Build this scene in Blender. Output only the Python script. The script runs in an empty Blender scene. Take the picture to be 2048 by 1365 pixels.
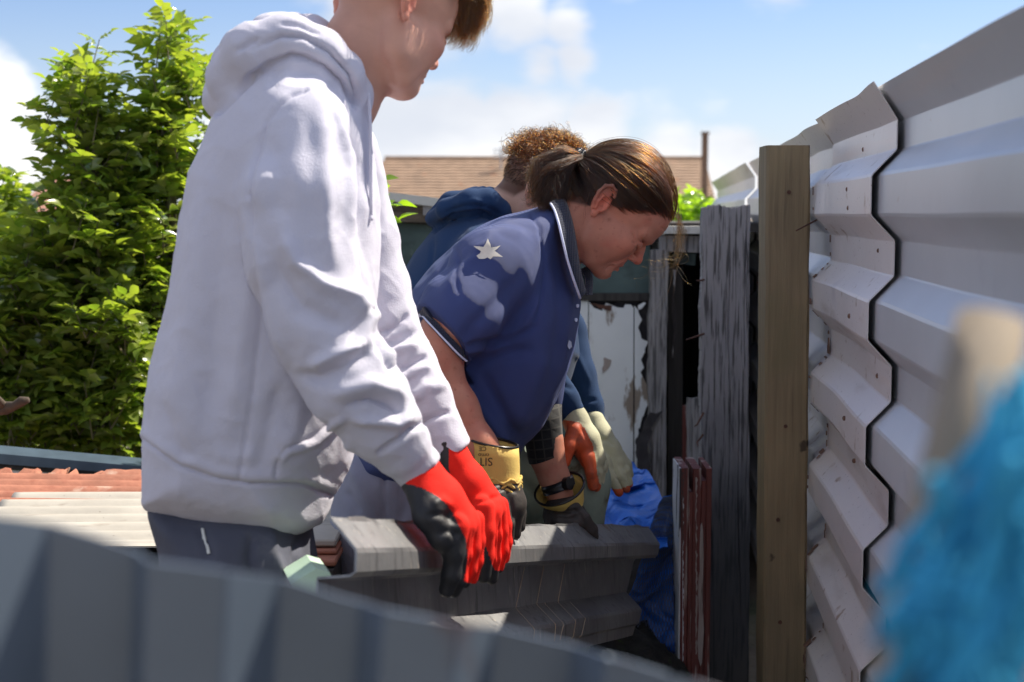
import bpy, math, random
import numpy as np
from mathutils import Vector, Matrix

sc = bpy.context.scene
COL = sc.collection
rnd = random.Random(7)
nrs = np.random.RandomState(7)

# ------------------------------------------------------------------ camera, sky, sun, exposure
CAM = Vector((0.0, 0.0, 1.30))
PITCH = math.radians(5.07)
FPX = 2844.0
cd = bpy.data.cameras.new('camera'); cam = bpy.data.objects.new('camera', cd); COL.objects.link(cam)
cam.location = CAM; cam.rotation_euler = (math.radians(90) - PITCH, 0, 0)
cd.sensor_width = 36.0; cd.lens = 50.0; cd.clip_start = 0.05; cd.clip_end = 3000
cd.dof.use_dof = True; cd.dof.focus_distance = 2.72; cd.dof.aperture_fstop = 5.0
sc.camera = cam
CP, SP = math.cos(PITCH), math.sin(PITCH)

def W(px, py, Y):
    """the point on the vertical plane y = Y that the photograph shows at pixel (px, py) of 2048 x 1365"""
    u = (px - 1024.0) / FPX; v = (682.5 - py) / FPX
    dy = CP + v * SP; dz = -SP + v * CP
    t = Y / dy
    return Vector((u * t, Y, CAM.z + dz * t))

def project(P):
    """pixel coordinates of world points (n,3)"""
    x = P[:, 0]; y = P[:, 1]; z = P[:, 2] - CAM.z
    d = y * CP - z * SP; v = (y * SP + z * CP) / d; u = x / d
    return 1024.0 + u * FPX, 682.5 - v * FPX

SUN_EL, SUN_AZ = math.radians(50), math.radians(57)      # azimuth measured from +Y towards +X
sun_dir = Vector((math.sin(SUN_AZ) * math.cos(SUN_EL), math.cos(SUN_AZ) * math.cos(SUN_EL), math.sin(SUN_EL)))
sl = bpy.data.lights.new('sun', 'SUN'); sun = bpy.data.objects.new('sun', sl); COL.objects.link(sun)
sl.energy = 5.0; sl.angle = math.radians(0.53); sl.color = (1.0, 0.915, 0.78)
sun.rotation_euler = sun_dir.to_track_quat('Z', 'Y').to_euler()

wd = bpy.data.worlds.new('World'); sc.world = wd; wd.use_nodes = True
nt = wd.node_tree; nt.nodes.clear()
def N(t, **k):
    n = nt.nodes.new(t)
    for a, b in k.items(): setattr(n, a, b)
    return n
out = N('ShaderNodeOutputWorld'); bg = N('ShaderNodeBackground'); nt.links.new(bg.outputs[0], out.inputs[0])
sky = N('ShaderNodeTexSky'); sky.sky_type = 'NISHITA'; sky.sun_disc = False
sky.sun_elevation = SUN_EL; sky.sun_rotation = SUN_AZ; sky.air_density = 1.1; sky.dust_density = 0.6; sky.ozone_density = 2.0
bg.inputs['Strength'].default_value = 0.09
tc = N('ShaderNodeTexCoord')
def pxdir(px, py):
    v = (W(px, py, 10.0) - CAM); v.normalize(); return v
def smooth(val, a, b, lo=0.0, hi=1.0):
    m = N('ShaderNodeMapRange'); m.interpolation_type = 'SMOOTHSTEP'
    m.inputs['From Min'].default_value = a; m.inputs['From Max'].default_value = b
    m.inputs['To Min'].default_value = lo; m.inputs['To Max'].default_value = hi
    nt.links.new(val, m.inputs['Value']); return m.outputs[0]
def math2(op, a, b):
    m = N('ShaderNodeMath'); m.operation = op
    for i, q in enumerate((a, b)):
        if isinstance(q, (int, float)): m.inputs[i].default_value = q
        else: nt.links.new(q, m.inputs[i])
    return m.outputs[0]
# clouds: soft banks placed by direction, broken up by noise; elsewhere scattered by noise alone
nz = N('ShaderNodeTexNoise'); nz.inputs['Scale'].default_value = 9.0; nz.inputs['Detail'].default_value = 7; nz.inputs['Roughness'].default_value = 0.52
mp = N('ShaderNodeMapping'); mp.inputs['Scale'].default_value = (1, 1, 2.2); nt.links.new(tc.outputs['Generated'], mp.inputs[0]); nt.links.new(mp.outputs[0], nz.inputs['Vector'])
nz2 = N('ShaderNodeTexNoise'); nz2.inputs['Scale'].default_value = 3.0; nz2.inputs['Detail'].default_value = 5; nt.links.new(mp.outputs[0], nz2.inputs['Vector'])
banks = [(760, 300, 190, .9), (900, 300, 170, 1.0), (1030, 290, 150, 1.0), (1180, 310, 120, .9), (1330, 330, 110, .9), (1440, 340, 110, .9),
         (560, 300, 260, .8), (0, 330, 150, .95), (-10, 190, 110, .9), (-60, 250, 200, .9),
         (700, 10, 150, .8), (880, 40, 150, .85), (1020, 10, 130, .75), (900, 110, 80, .5), (1130, 30, 90, .55),
         (1075, 130, 75, .55), (1140, 125, 60, .5), (1530, 420, 160, .8), (1240, -20, 80, .35), (1560, -60, 110, .45), (1430, 215, 60, .3)]
acc = None
for (a, b, r, w) in banks:
    d = pxdir(a, b)
    vm = N('ShaderNodeVectorMath'); vm.operation = 'DISTANCE'; vm.inputs[1].default_value = d
    nt.links.new(tc.outputs['Generated'], vm.inputs[0])
    s = smooth(vm.outputs['Value'], 0.0, r * 1.3 / FPX, w, 0.0)
    acc = s if acc is None else math2('MAXIMUM', acc, s)
# away from the view: general broken cloud
vm = N('ShaderNodeVectorMath'); vm.operation = 'DISTANCE'; vm.inputs[1].default_value = pxdir(1024, 300)
nt.links.new(tc.outputs['Generated'], vm.inputs[0])
away = smooth(vm.outputs['Value'], 0.42, 0.8, 0.0, 1.0)
gen = math2('MULTIPLY', away, smooth(nz2.outputs['Fac'], 0.42, 0.62, 0.0, 0.9))
acc = math2('MAXIMUM', acc, gen)
dens = math2('ADD', acc, math2('MULTIPLY', math2('SUBTRACT', nz.outputs['Fac'], 0.5), 1.7))
mask = smooth(dens, 0.24, 0.68, 0.0, 1.0)
shade = smooth(nz2.outputs['Fac'], 0.38, 0.58, 0.0, 1.0)
cc = N('ShaderNodeMix'); cc.data_type = 'RGBA'; nt.links.new(shade, cc.inputs['Factor'])
cc.inputs[6].default_value = (5.2, 5.5, 6.1, 1); cc.inputs[7].default_value = (7.8, 7.75, 7.7, 1)
# thin haze near the horizon so the blue pales
skm = N('ShaderNodeVectorMath'); skm.operation = 'MULTIPLY'; skm.inputs[1].default_value = (.64, .72, .95); nt.links.new(sky.outputs[0], skm.inputs[0]); skyc = skm.outputs[0]
sep = N('ShaderNodeSeparateXYZ'); nt.links.new(tc.outputs['Generated'], sep.inputs[0])
hz = smooth(sep.outputs[2], -0.02, 0.19, 0.55, 0.0)
hm = N('ShaderNodeMix'); hm.data_type = 'RGBA'; nt.links.new(hz, hm.inputs['Factor']); nt.links.new(skyc, hm.inputs[6]); hm.inputs[7].default_value = (6.2, 6.8, 7.6, 1)
mx = N('ShaderNodeMix'); mx.data_type = 'RGBA'; nt.links.new(mask, mx.inputs['Factor'])
nt.links.new(hm.outputs[2], mx.inputs[6]); nt.links.new(cc.outputs[2], mx.inputs[7])
nt.links.new(mx.outputs[2], bg.inputs['Color'])

sc.view_settings.view_transform = 'Standard'; sc.view_settings.look = 'None'
sc.view_settings.exposure = 0.74; sc.view_settings.gamma = 1.0
sc.view_settings.use_curve_mapping = False
sc.render.engine = 'CYCLES'
sc.cycles.use_denoising = True
sc.cycles.max_bounces = 6; sc.cycles.transparent_max_bounces = 12

# ------------------------------------------------------------------ materials
def ramp(nt, src, stops):
    r = nt.nodes.new('ShaderNodeValToRGB'); nt.links.new(src, r.inputs[0])
    e = r.color_ramp.elements
    while len(e) < len(stops): e.new(0.5)
    for q, (p, c) in zip(e, stops):
        q.position = p; q.color = (*c, 1) if len(c) == 3 else c
    return r.outputs[0]

def mat(name, base, rough=0.6, metal=0.0, noise=None, var=0.12, bump=0.0, bscale=60, spec=0.5, tint=False, sss=0.0,
        layers=(), stretch=(1, 1, 1), sheen=0.0, coat=0.0):
    """base colour varied by noise; layers = [(scale, lo, hi, colour, detail, stretch)] patches of another colour (stains, paint loss)"""
    m = bpy.data.materials.new(name); m.use_nodes = True; nt = m.node_tree
    b = nt.nodes['Principled BSDF']
    b.inputs['Roughness'].default_value = rough; b.inputs['Metallic'].default_value = metal
    b.inputs['Specular IOR Level'].default_value = spec
    if sss: 
        b.inputs['Subsurface Weight'].default_value = sss; b.inputs['Subsurface Radius'].default_value = (1, .35, .2)
        b.inputs['Subsurface Scale'].default_value = 0.006
    if sheen: b.inputs['Sheen Weight'].default_value = sheen; b.inputs['Sheen Roughness'].default_value = 0.5
    if coat: b.inputs['Coat Weight'].default_value = coat
    tcn = nt.nodes.new('ShaderNodeTexCoord')
    def noi(scale, detail=4, st=(1, 1, 1), rough_=0.55):
        mpn = nt.nodes.new('ShaderNodeMapping'); mpn.inputs['Scale'].default_value = st
        nt.links.new(tcn.outputs['Object'], mpn.inputs[0])
        n = nt.nodes.new('ShaderNodeTexNoise'); n.inputs['Scale'].default_value = scale; n.inputs['Detail'].default_value = detail
        n.inputs['Roughness'].default_value = rough_
        nt.links.new(mpn.outputs[0], n.inputs['Vector']); return n.outputs['Fac']
    def mix(f, a, bb, mode='MIX'):
        mm = nt.nodes.new('ShaderNodeMix'); mm.data_type = 'RGBA'; mm.blend_type = mode
        if isinstance(f, float): mm.inputs['Factor'].default_value = f
        else: nt.links.new(f, mm.inputs['Factor'])
        for i, q in ((6, a), (7, bb)):
            if isinstance(q, tuple): mm.inputs[i].default_value = (*q, 1)
            else: nt.links.new(q, mm.inputs[i])
        return mm.outputs[2]
    c0 = tuple(min(1, x * (1 - var)) for x in base); c1 = tuple(min(1, x * (1 + var)) for x in base)
    col = ramp(nt, noi(noise or 8, 6, stretch), [(0.3, c0), (0.7, c1)])
    for L in layers:
        s, lo, hi, c = L[:4]; det = L[4] if len(L) > 4 else 6; st = L[5] if len(L) > 5 else (1, 1, 1)
        f = ramp(nt, noi(s, det, st), [(lo, (0, 0, 0)), (hi, (1, 1, 1))])
        col = mix(f, col, c)
    if tint:
        at = nt.nodes.new('ShaderNodeAttribute'); at.attribute_name = 'tint'
        col = mix(1.0, col, at.outputs['Color'], 'MULTIPLY')
    nt.links.new(col, b.inputs['Base Color'])
    if bump:
        bn = nt.nodes.new('ShaderNodeBump'); bn.inputs['Strength'].default_value = 1.0; bn.inputs['Distance'].default_value = bump
        nt.links.new(noi(bscale, 5, stretch), bn.inputs['Height']); nt.links.new(bn.outputs[0], b.inputs['Normal'])
    return m

def weave_mat(name, base, dark, freq, bump=0.0004, rough=0.75, tint=False, diag=False, sheen=0.2, var=0.1, spec=.25):
    """knit or weave: two crossed sine bands in object space give dots or diamonds"""
    m = mat(name, base, rough, var=var, noise=5, sheen=sheen, spec=spec); nt = m.node_tree; b = nt.nodes['Principled BSDF']
    prev = b.inputs['Base Color'].links[0].from_socket
    tcn = nt.nodes.new('ShaderNodeTexCoord'); sp = nt.nodes.new('ShaderNodeSeparateXYZ')
    mpn = nt.nodes.new('ShaderNodeMapping'); mpn.inputs['Rotation'].default_value = (0.0, math.radians(45 if not diag else 8), 0.12)
    nt.links.new(tcn.outputs['Object'], mpn.inputs[0]); nt.links.new(mpn.outputs[0], sp.inputs[0])
    def sine(s, add=None):
        a = nt.nodes.new('ShaderNodeMath'); a.operation = 'MULTIPLY'; nt.links.new(s, a.inputs[0]); a.inputs[1].default_value = freq
        c = nt.nodes.new('ShaderNodeMath'); c.operation = 'SINE'; nt.links.new(a.outputs[0], c.inputs[0]); return c.outputs[0]
    s1, s2 = sine(sp.outputs[0]), sine(sp.outputs[2])
    pr = nt.nodes.new('ShaderNodeMath'); pr.operation = 'MULTIPLY' if not diag else 'MAXIMUM'
    nt.links.new(s1, pr.inputs[0]); nt.links.new(s2, pr.inputs[1])
    mr = nt.nodes.new('ShaderNodeMapRange'); mr.inputs['From Min'].default_value = 0.0 if not diag else .8; mr.inputs['From Max'].default_value = .7 if not diag else 1.0
    nt.links.new(pr.outputs[0], mr.inputs[0])
    mm = nt.nodes.new('ShaderNodeMix'); mm.data_type = 'RGBA'; nt.links.new(mr.outputs[0], mm.inputs['Factor'])
    nt.links.new(prev, mm.inputs[6]); mm.inputs[7].default_value = (*dark, 1)
    nt.links.new(mm.outputs[2], b.inputs['Base Color'])
    bn = nt.nodes.new('ShaderNodeBump'); bn.inputs['Distance'].default_value = bump; nt.links.new(pr.outputs[0], bn.inputs['Height'])
    nt.links.new(bn.outputs[0], b.inputs['Normal'])
    return m

# ------------------------------------------------------------------ object helpers
def link(o, parent=None):
    COL.objects.link(o)
    if parent is not None: o.parent = parent
    return o
def thing(name, label, cat, group=None):
    o = bpy.data.objects.new(name, None); COL.objects.link(o); o.empty_display_size = 0.1
    o['label'] = label; o['category'] = cat
    if group: o['group'] = group
    return o
def at(root, loc):
    root.location = loc; return root
def tag(o, label=None, cat=None, group=None, kind=None):
    if label: o['label'] = label
    if cat: o['category'] = cat
    if group: o['group'] = group
    if kind: o['kind'] = kind
    return o
def mesh_np(name, V, F, m, parent=None, smooth=True, tint=None, mats=None, fm=None):
    """V (n,3); F (m,k) int array or list of faces; world coordinates"""
    me = bpy.data.meshes.new(name)
    V = np.asarray(V, dtype=np.float32)
    if parent is not None:
        V = V - np.array(parent_loc(parent), dtype=np.float32)
    if isinstance(F, np.ndarray):
        k = F.shape[1]
        me.vertices.add(len(V)); me.vertices.foreach_set('co', V.ravel())
        me.loops.add(F.size); me.loops.foreach_set('vertex_index', F.ravel().astype(np.int32))
        me.polygons.add(len(F)); me.polygons.foreach_set('loop_start', np.arange(0, F.size, k, dtype=np.int32))
        me.update(calc_edges=True)
    else:
        me.from_pydata([tuple(v) for v in V.tolist()], [], [tuple(int(q) for q in f) for f in F])
    me.polygons.foreach_set('use_smooth', np.full(len(me.polygons), smooth, dtype=bool))
    if tint is not None:
        a = me.attributes.new('tint', 'FLOAT_COLOR', 'POINT')
        c = np.ones((len(V), 4), dtype=np.float32); c[:, :3] = tint; a.data.foreach_set('color', c.ravel())
    for q in (mats or [m]): me.materials.append(q)
    if fm is not None: me.polygons.foreach_set('material_index', np.asarray(fm, dtype=np.int32))
    me.validate(); me.update()
    o = bpy.data.objects.new(name, me); link(o, parent)
    return o
def parent_loc(p):
    v = Vector((0, 0, 0))
    while p is not None: v = v + p.location; p = p.parent
    return v

class MB:
    """collects boxes, extrusions and tubes in world space"""
    def __init__(s): s.v = []; s.f = []; s.m = []; s.cur = 0
    def add(s, V, F):
        o = len(s.v); s.v += [tuple(q) for q in V]; s.f += [tuple(i + o for i in q) for q in F]; s.m += [s.cur] * len(F)
    def box(s, lo, hi, M=None, bev=0.0):
        x0, y0, z0 = lo; x1, y1, z1 = hi
        if bev <= 0:
            V = [(x0,y0,z0),(x1,y0,z0),(x1,y1,z0),(x0,y1,z0),(x0,y0,z1),(x1,y0,z1),(x1,y1,z1),(x0,y1,z1)]
            F = [(0,3,2,1),(4,5,6,7),(0,1,5,4),(1,2,6,5),(2,3,7,6),(3,0,4,7)]
        else:
            V = []; idx = {}
            for i, x in enumerate((x0, x1)):
                for j, y in enumerate((y0, y1)):
                    for k, z in enumerate((z0, z1)):
                        sx = bev if i == 0 else -bev; sy = bev if j == 0 else -bev; sz = bev if k == 0 else -bev
                        for a, p in enumerate(((x, y + sy, z + sz), (x + sx, y, z + sz), (x + sx, y + sy, z))):
                            idx[i, j, k, a] = len(V); V.append(p)
            F = []
            def q(*t): F.append(tuple(idx[u] for u in t))
            q((0,0,0,0),(0,0,1,0),(0,1,1,0),(0,1,0,0)); q((1,0,0,0),(1,1,0,0),(1,1,1,0),(1,0,1,0))
            q((0,0,0,1),(1,0,0,1),(1,0,1,1),(0,0,1,1)); q((0,1,0,1),(0,1,1,1),(1,1,1,1),(1,1,0,1))
            q((0,0,0,2),(0,1,0,2),(1,1,0,2),(1,0,0,2)); q((0,0,1,2),(1,0,1,2),(1,1,1,2),(0,1,1,2))
            for k in (0, 1):
                for j in (0, 1):
                    q((0,j,k,1),(1,j,k,1),(1,j,k,2),(0,j,k,2))
                for i in (0, 1):
                    q((i,0,k,0),(i,1,k,0),(i,1,k,2),(i,0,k,2))
            for i in (0, 1):
                for j in (0, 1): q((i,j,0,0),(i,j,1,0),(i,j,1,1),(i,j,0,1))
            for i in (0, 1):
                for j in (0, 1):
                    for k in (0, 1): F.append((idx[i,j,k,0], idx[i,j,k,1], idx[i,j,k,2]))
        if M is not None: V = [M @ Vector(p) for p in V]
        s.add(V, F)
    def prism(s, pts, d):
        """closed loop of world points extruded along vector d"""
        n = len(pts); V = [Vector(p) for p in pts] + [Vector(p) + d for p in pts]
        F = [tuple(range(n)), tuple(range(2 * n - 1, n - 1, -1))] + [(i, i + n, (i + 1) % n + n, (i + 1) % n) for i in range(n)]
        s.add(V, F)
    def tube(s, pts, r, n=8, caps=True):
        P = [Vector(p) for p in pts]; R = r if isinstance(r, (list, tuple)) else [r] * len(P)
        V = []; 
        up = Vector((0, 0, 1))
        t0 = (P[1] - P[0]).normalized()
        a = t0.cross(up); a = a.normalized() if a.length > 1e-4 else Vector((1, 0, 0))
        for i, p in enumerate(P):
            t = (P[min(i + 1, len(P) - 1)] - P[max(i - 1, 0)]).normalized()
            a = (a - t * a.dot(t)).normalized(); b = t.cross(a)
            for k in range(n):
                w = 2 * math.pi * k / n
                V.append(p + (a * math.cos(w) + b * math.sin(w)) * R[i])
        F = []
        for i in range(len(P) - 1):
            for k in range(n):
                F.append((i * n + k, i * n + (k + 1) % n, (i + 1) * n + (k + 1) % n, (i + 1) * n + k))
        if caps: F.append(tuple(range(n - 1, -1, -1))); F.append(tuple(range((len(P) - 1) * n, len(P) * n)))
        s.add(V, F)
    def build(s, name, m, parent=None, smooth=False, recalc=True):
        mats = m if isinstance(m, list) else [m]
        o = mesh_np(name, np.array([tuple(q) for q in s.v]), s.f, None, parent, smooth, mats=mats, fm=s.m)
        if recalc:
            import bmesh
            bm = bmesh.new(); bm.from_mesh(o.data); bmesh.ops.recalc_face_normals(bm, faces=bm.faces); bm.to_mesh(o.data); bm.free()
        return o

# ------------------------------------------------------------------ implicit solids -> one smooth surface
class Vol:
    def __init__(s, lo, hi, h):
        s.lo = np.array(lo, dtype=np.float32); s.h = h
        n = np.ceil((np.array(hi) - np.array(lo)) / h).astype(int) + 1
        s.ax = [s.lo[i] + h * np.arange(n[i], dtype=np.float32) for i in range(3)]
        s.f = np.full(n, 0.5, dtype=np.float32)
    def sub(s, lo, hi):
        sl = []
        for i in range(3):
            a = int(np.searchsorted(s.ax[i], lo[i])); b = int(np.searchsorted(s.ax[i], hi[i]))
            sl.append(slice(max(a, 0), max(b, a)))
        return tuple(sl), s.ax[0][sl[0]][:, None, None], s.ax[1][sl[1]][None, :, None], s.ax[2][sl[2]][None, None, :]
    def comb(s, sl, d, k, mode):
        a = s.f[sl]
        if a.size == 0: return
        if mode == 'sub':
            b = -d
            if k > 0:
                h = np.clip(.5 + .5 * (b - a) / k, 0, 1); s.f[sl] = a + (b - a) * h + k * h * (1 - h)
            else: s.f[sl] = np.maximum(a, b)
        elif k > 0:
            h = np.clip(.5 + .5 * (d - a) / k, 0, 1); s.f[sl] = d + (a - d) * h - k * h * (1 - h)
        else: s.f[sl] = np.minimum(a, d)
    def rc(s, a, b, r1, r2, k=0.01, sc3=(1, 1, 1), mode='add'):
        a = np.array(a, dtype=np.float32); b = np.array(b, dtype=np.float32); S = np.array(sc3, dtype=np.float32)
        rm = max(r1, r2) + k + 2 * s.h
        lo = np.minimum(a, b) - rm * S; hi = np.maximum(a, b) + rm * S
        sl, x, y, z = s.sub(lo, hi)
        px, py, pz = (x - a[0]) / S[0], (y - a[1]) / S[1], (z - a[2]) / S[2]; ba = (b - a) / S
        L = max(float(ba @ ba), 1e-12)
        t = np.clip((px * ba[0] + py * ba[1] + pz * ba[2]) / L, 0, 1)
        d = np.sqrt((px - t * ba[0])**2 + (py - t * ba[1])**2 + (pz - t * ba[2])**2) - (r1 + (r2 - r1) * t)
        s.comb(sl, d * float(S.min()), k, mode)
    def chain(s, pts, rs, k=0.01, sc3=(1, 1, 1), mode='add'):
        for i in range(len(pts) - 1): s.rc(pts[i], pts[i + 1], rs[i], rs[i + 1], k, sc3, mode)
    def ell(s, c, r, k=0.01, mode='add', R=None):
        c = np.array(c, dtype=np.float32); r = np.array(r, dtype=np.float32)
        m = (r.max() if R is not None else r) + k + 2 * s.h
        sl, x, y, z = s.sub(c - m, c + m)
        x, y, z = x - c[0], y - c[1], z - c[2]
        if R is not None:
            R = np.array(R)      # columns: ellipsoid axes
            x, y, z = (x * R[0, 0] + y * R[1, 0] + z * R[2, 0]), (x * R[0, 1] + y * R[1, 1] + z * R[2, 1]), (x * R[0, 2] + y * R[1, 2] + z * R[2, 2])
        k0 = np.sqrt((x / r[0])**2 + (y / r[1])**2 + (z / r[2])**2); k1 = np.sqrt((x / r[0]**2)**2 + (y / r[1]**2)**2 + (z / r[2]**2)**2) + 1e-9
        s.comb(sl, k0 * (k0 - 1) / k1, k, mode)
    def plane_cut(s, p, n, k=0.0, lo=None, hi=None):
        """remove everything on the side n points to"""
        n = np.array(n, dtype=np.float32); n = n / np.linalg.norm(n)
        lo = lo if lo is not None else s.lo - 1; hi = hi if hi is not None else s.lo + 9
        sl, x, y, z = s.sub(lo, hi)
        d = (x - p[0]) * n[0] + (y - p[1]) * n[1] + (z - p[2]) * n[2]
        a = s.f[sl]; s.f[sl] = np.maximum(a, d)
    def poly(s, pts, y0, T, R, k=0.01, yc=None):
        """outline in the vertical plane y=y0 (world x,z points) given depth: half thickness T(z), edge rounding R"""
        P = np.array([(p[0], p[2]) for p in pts], dtype=np.float32)
        zz = s.ax[2]
        Tz = np.array([T(float(q)) for q in zz], dtype=np.float32) if callable(T) else np.full(len(zz), T, dtype=np.float32)
        Yc = np.array([yc(float(q)) for q in zz], dtype=np.float32) if callable(yc) else np.full(len(zz), y0, dtype=np.float32)
        X, Z = np.meshgrid(s.ax[0], s.ax[2], indexing='ij')
        d = np.full(X.shape, 1e9, dtype=np.float32); sg = np.ones(X.shape, dtype=np.float32)
        n = len(P); j = n - 1
        for i in range(n):
            ex, ez = P[j] - P[i]; wx, wz = X - P[i, 0], Z - P[i, 1]
            t = np.clip((wx * ex + wz * ez) / (ex * ex + ez * ez), 0, 1)
            d = np.minimum(d, (wx - ex * t)**2 + (wz - ez * t)**2)
            c1 = Z >= P[i, 1]; c2 = Z < P[j, 1]; c3 = ex * wz > ez * wx
            fl = (c1 & c2 & c3) | (~c1 & ~c2 & ~c3); sg[fl] *= -1
            j = i
        d2 = (np.sqrt(d) * sg)[:, None, :]
        y = np.abs(s.ax[1][None, :, None] - Yc[None, None, :]) * (R / Tz)[None, None, :]
        a = np.maximum(d2 + R, 0)
        dd = np.sqrt(a * a + y * y) - R
        s.comb((slice(None),) * 3, dd.astype(np.float32), k, 'add')
    def mesh(s, smooth=1):
        f = s.f; sg = f < 0
        c = np.zeros(tuple(q - 1 for q in f.shape), dtype=np.int8)
        for i in (0, 1):
            for j in (0, 1):
                for k in (0, 1): c += sg[i:f.shape[0] - 1 + i, j:f.shape[1] - 1 + j, k:f.shape[2] - 1 + k]
        act = (c > 0) & (c < 8); I, J, K = np.where(act)
        idx = np.full(act.shape, -1, dtype=np.int32); idx[act] = np.arange(len(I))
        pos = np.zeros((len(I), 3), dtype=np.float32); cnt = np.zeros(len(I), dtype=np.float32)
        for ax in range(3):
            for u in (0, 1):
                for v in (0, 1):
                    o = [0, 0, 0]; o2 = [0, 0, 0]; q = [a for a in range(3) if a != ax]
                    o[q[0]] = u; o[q[1]] = v; o2[q[0]] = u; o2[q[1]] = v; o2[ax] = 1
                    fa = f[I + o[0], J + o[1], K + o[2]]; fb = f[I + o2[0], J + o2[1], K + o2[2]]
                    w = (fa < 0) != (fb < 0)
                    t = np.where(w, fa / np.where(w, fa - fb, 1), 0)
                    for a in range(3): pos[:, a] += np.where(w, o[a] + (t if a == ax else 0), 0)
                    cnt += w
        pos /= cnt[:, None]; pos += np.stack([I, J, K], 1); V = s.lo[None] + pos * s.h
        Q = []
        for ax in range(3):
            q = [a for a in range(3) if a != ax]
            A = np.take(sg, range(0, f.shape[ax] - 1), ax); B = np.take(sg, range(1, f.shape[ax]), ax)
            w = np.stack(np.where(A != B), 1)
            w = w[(w[:, q[0]] > 0) & (w[:, q[1]] > 0) & (w[:, q[0]] < f.shape[q[0]] - 1) & (w[:, q[1]] < f.shape[q[1]] - 1)]
            inside = sg[w[:, 0], w[:, 1], w[:, 2]]
            e0 = np.zeros(3, int); e0[q[0]] = 1; e1 = np.zeros(3, int); e1[q[1]] = 1
            g = lambda d: idx[w[:, 0] - d[0], w[:, 1] - d[1], w[:, 2] - d[2]]
            quad = np.stack([g(e0 + e1), g(e1), g(0 * e0), g(e0)], 1)
            if ax == 1: quad = quad[:, ::-1]
            quad[~inside] = quad[~inside][:, ::-1]
            Q.append(quad)
        Q = np.concatenate(Q); Q = Q[(Q >= 0).all(1)]
        for _ in range(smooth): V = relax(V, Q)
        return V.astype(np.float32), Q.astype(np.int32)

def relax(V, Q, w=0.6):
    e = np.concatenate([Q[:, [0, 1]], Q[:, [1, 2]], Q[:, [2, 3]], Q[:, [3, 0]]]); n = len(V)
    S = np.stack([np.bincount(e[:, 0], V[e[:, 1], a], n) + np.bincount(e[:, 1], V[e[:, 0], a], n) for a in range(3)], 1)
    C = np.bincount(e[:, 0], minlength=n) + np.bincount(e[:, 1], minlength=n)
    C = np.maximum(C, 1)[:, None]
    return V * (1 - w) + S / C * w
def vnormals(V, Q):
    n = np.cross(V[Q[:, 2]] - V[Q[:, 0]], V[Q[:, 3]] - V[Q[:, 1]]); R = np.zeros_like(V, dtype=np.float64)
    for a in range(3):
        for i in range(4): R[:, a] += np.bincount(Q[:, i], n[:, a], len(V))
    return R / (np.linalg.norm(R, axis=1)[:, None] + 1e-12)
def join(parts):
    V = []; F = []; o = 0
    for v, f in parts: V.append(v); F.append(f + o); o += len(v)
    return np.concatenate(V), np.concatenate(F)
def noise3(P, scale, seed=0):
    """cheap smooth noise in -1..1: a sum of rotated sines"""
    r = np.random.RandomState(seed); s = np.zeros(len(P))
    for i in range(7):
        d = r.normal(size=3); d /= np.linalg.norm(d); fr = scale * (0.6 + 1.1 * r.rand())
        s += np.sin(P @ d * fr * 6.283 + r.rand() * 6.283 + 1.7 * np.sin(P @ np.roll(d, 1) * fr * 3.1 + r.rand() * 6))
    return s / 4.0
def polydist(u, v, pts):
    """distance of points (u,v) to a polyline, and the parameter 0..1 along it"""
    best = np.full(len(u), 1e9); par = np.zeros(len(u)); n = len(pts) - 1
    for i in range(n):
        ax, ay = pts[i]; bx, by = pts[i + 1]; ex, ey = bx - ax, by - ay
        t = np.clip(((u - ax) * ex + (v - ay) * ey) / (ex * ex + ey * ey + 1e-9), 0, 1)
        d = np.hypot(u - ax - ex * t, v - ay - ey * t); w = d < best
        best[w] = d[w]; par[w] = (i + t[w]) / n
    return best, par
def folds(V, Q, strokes, front=0.25, sel=None):
    """cloth folds: each stroke (points in photograph pixels, width px, height mm) raises or sinks the cloth facing the camera"""
    nrm = vnormals(V, Q); u, v = project(V); disp = np.zeros(len(V))
    view = V - np.array(CAM); view /= np.linalg.norm(view, axis=1)[:, None]
    fac = np.clip((-(nrm * view).sum(1) + front) / 0.35, 0, 1)
    for st in strokes:
        pts, w, mm = st[:3]
        d, t = polydist(u, v, pts)
        taper = np.clip(t / 0.18, 0, 1) * np.clip((1 - t) / 0.18, 0, 1) if len(st) < 4 else 1.0
        taper = np.where((t <= 0) | (t >= 1), 0 if len(st) < 4 else 1.0, taper) if len(st) < 4 else taper
        disp += mm * 0.001 * np.exp(-(d / w)**2) * (0.15 + 0.85 * taper if len(st) < 4 else 1.0)
    if sel is not None: fac = fac * sel
    return (V + nrm * (disp * fac)[:, None]).astype(np.float32)
def inpoly(u, v, pts):
    c = np.zeros(len(u), bool); n = len(pts); j = n - 1
    for i in range(n):
        xi, yi = pts[i]; xj, yj = pts[j]
        w = ((yi > v) != (yj > v)) & (u < (xj - xi) * (v - yi) / ((yj - yi) if yj != yi else 1e-9) + xi)
        c ^= w; j = i
    return c

def strands(name, S, r, m, parent, tip=0.25):
    """real hair curves from a list of (n,3) arrays in world space"""
    off = np.array(parent_loc(parent)) if parent is not None else np.zeros(3)
    hc = bpy.data.hair_curves.new(name)
    hc.add_curves([len(q) for q in S])
    P = np.concatenate(S).astype(np.float32) - off.astype(np.float32)
    hc.points.foreach_set('position', P.ravel())
    R = np.concatenate([r * (1 - (1 - tip) * np.linspace(0, 1, len(q))**2) for q in S]).astype(np.float32)
    hc.points.foreach_set('radius', R)
    hc.materials.append(m)
    o = bpy.data.objects.new(name, hc); link(o, parent); return o
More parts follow.
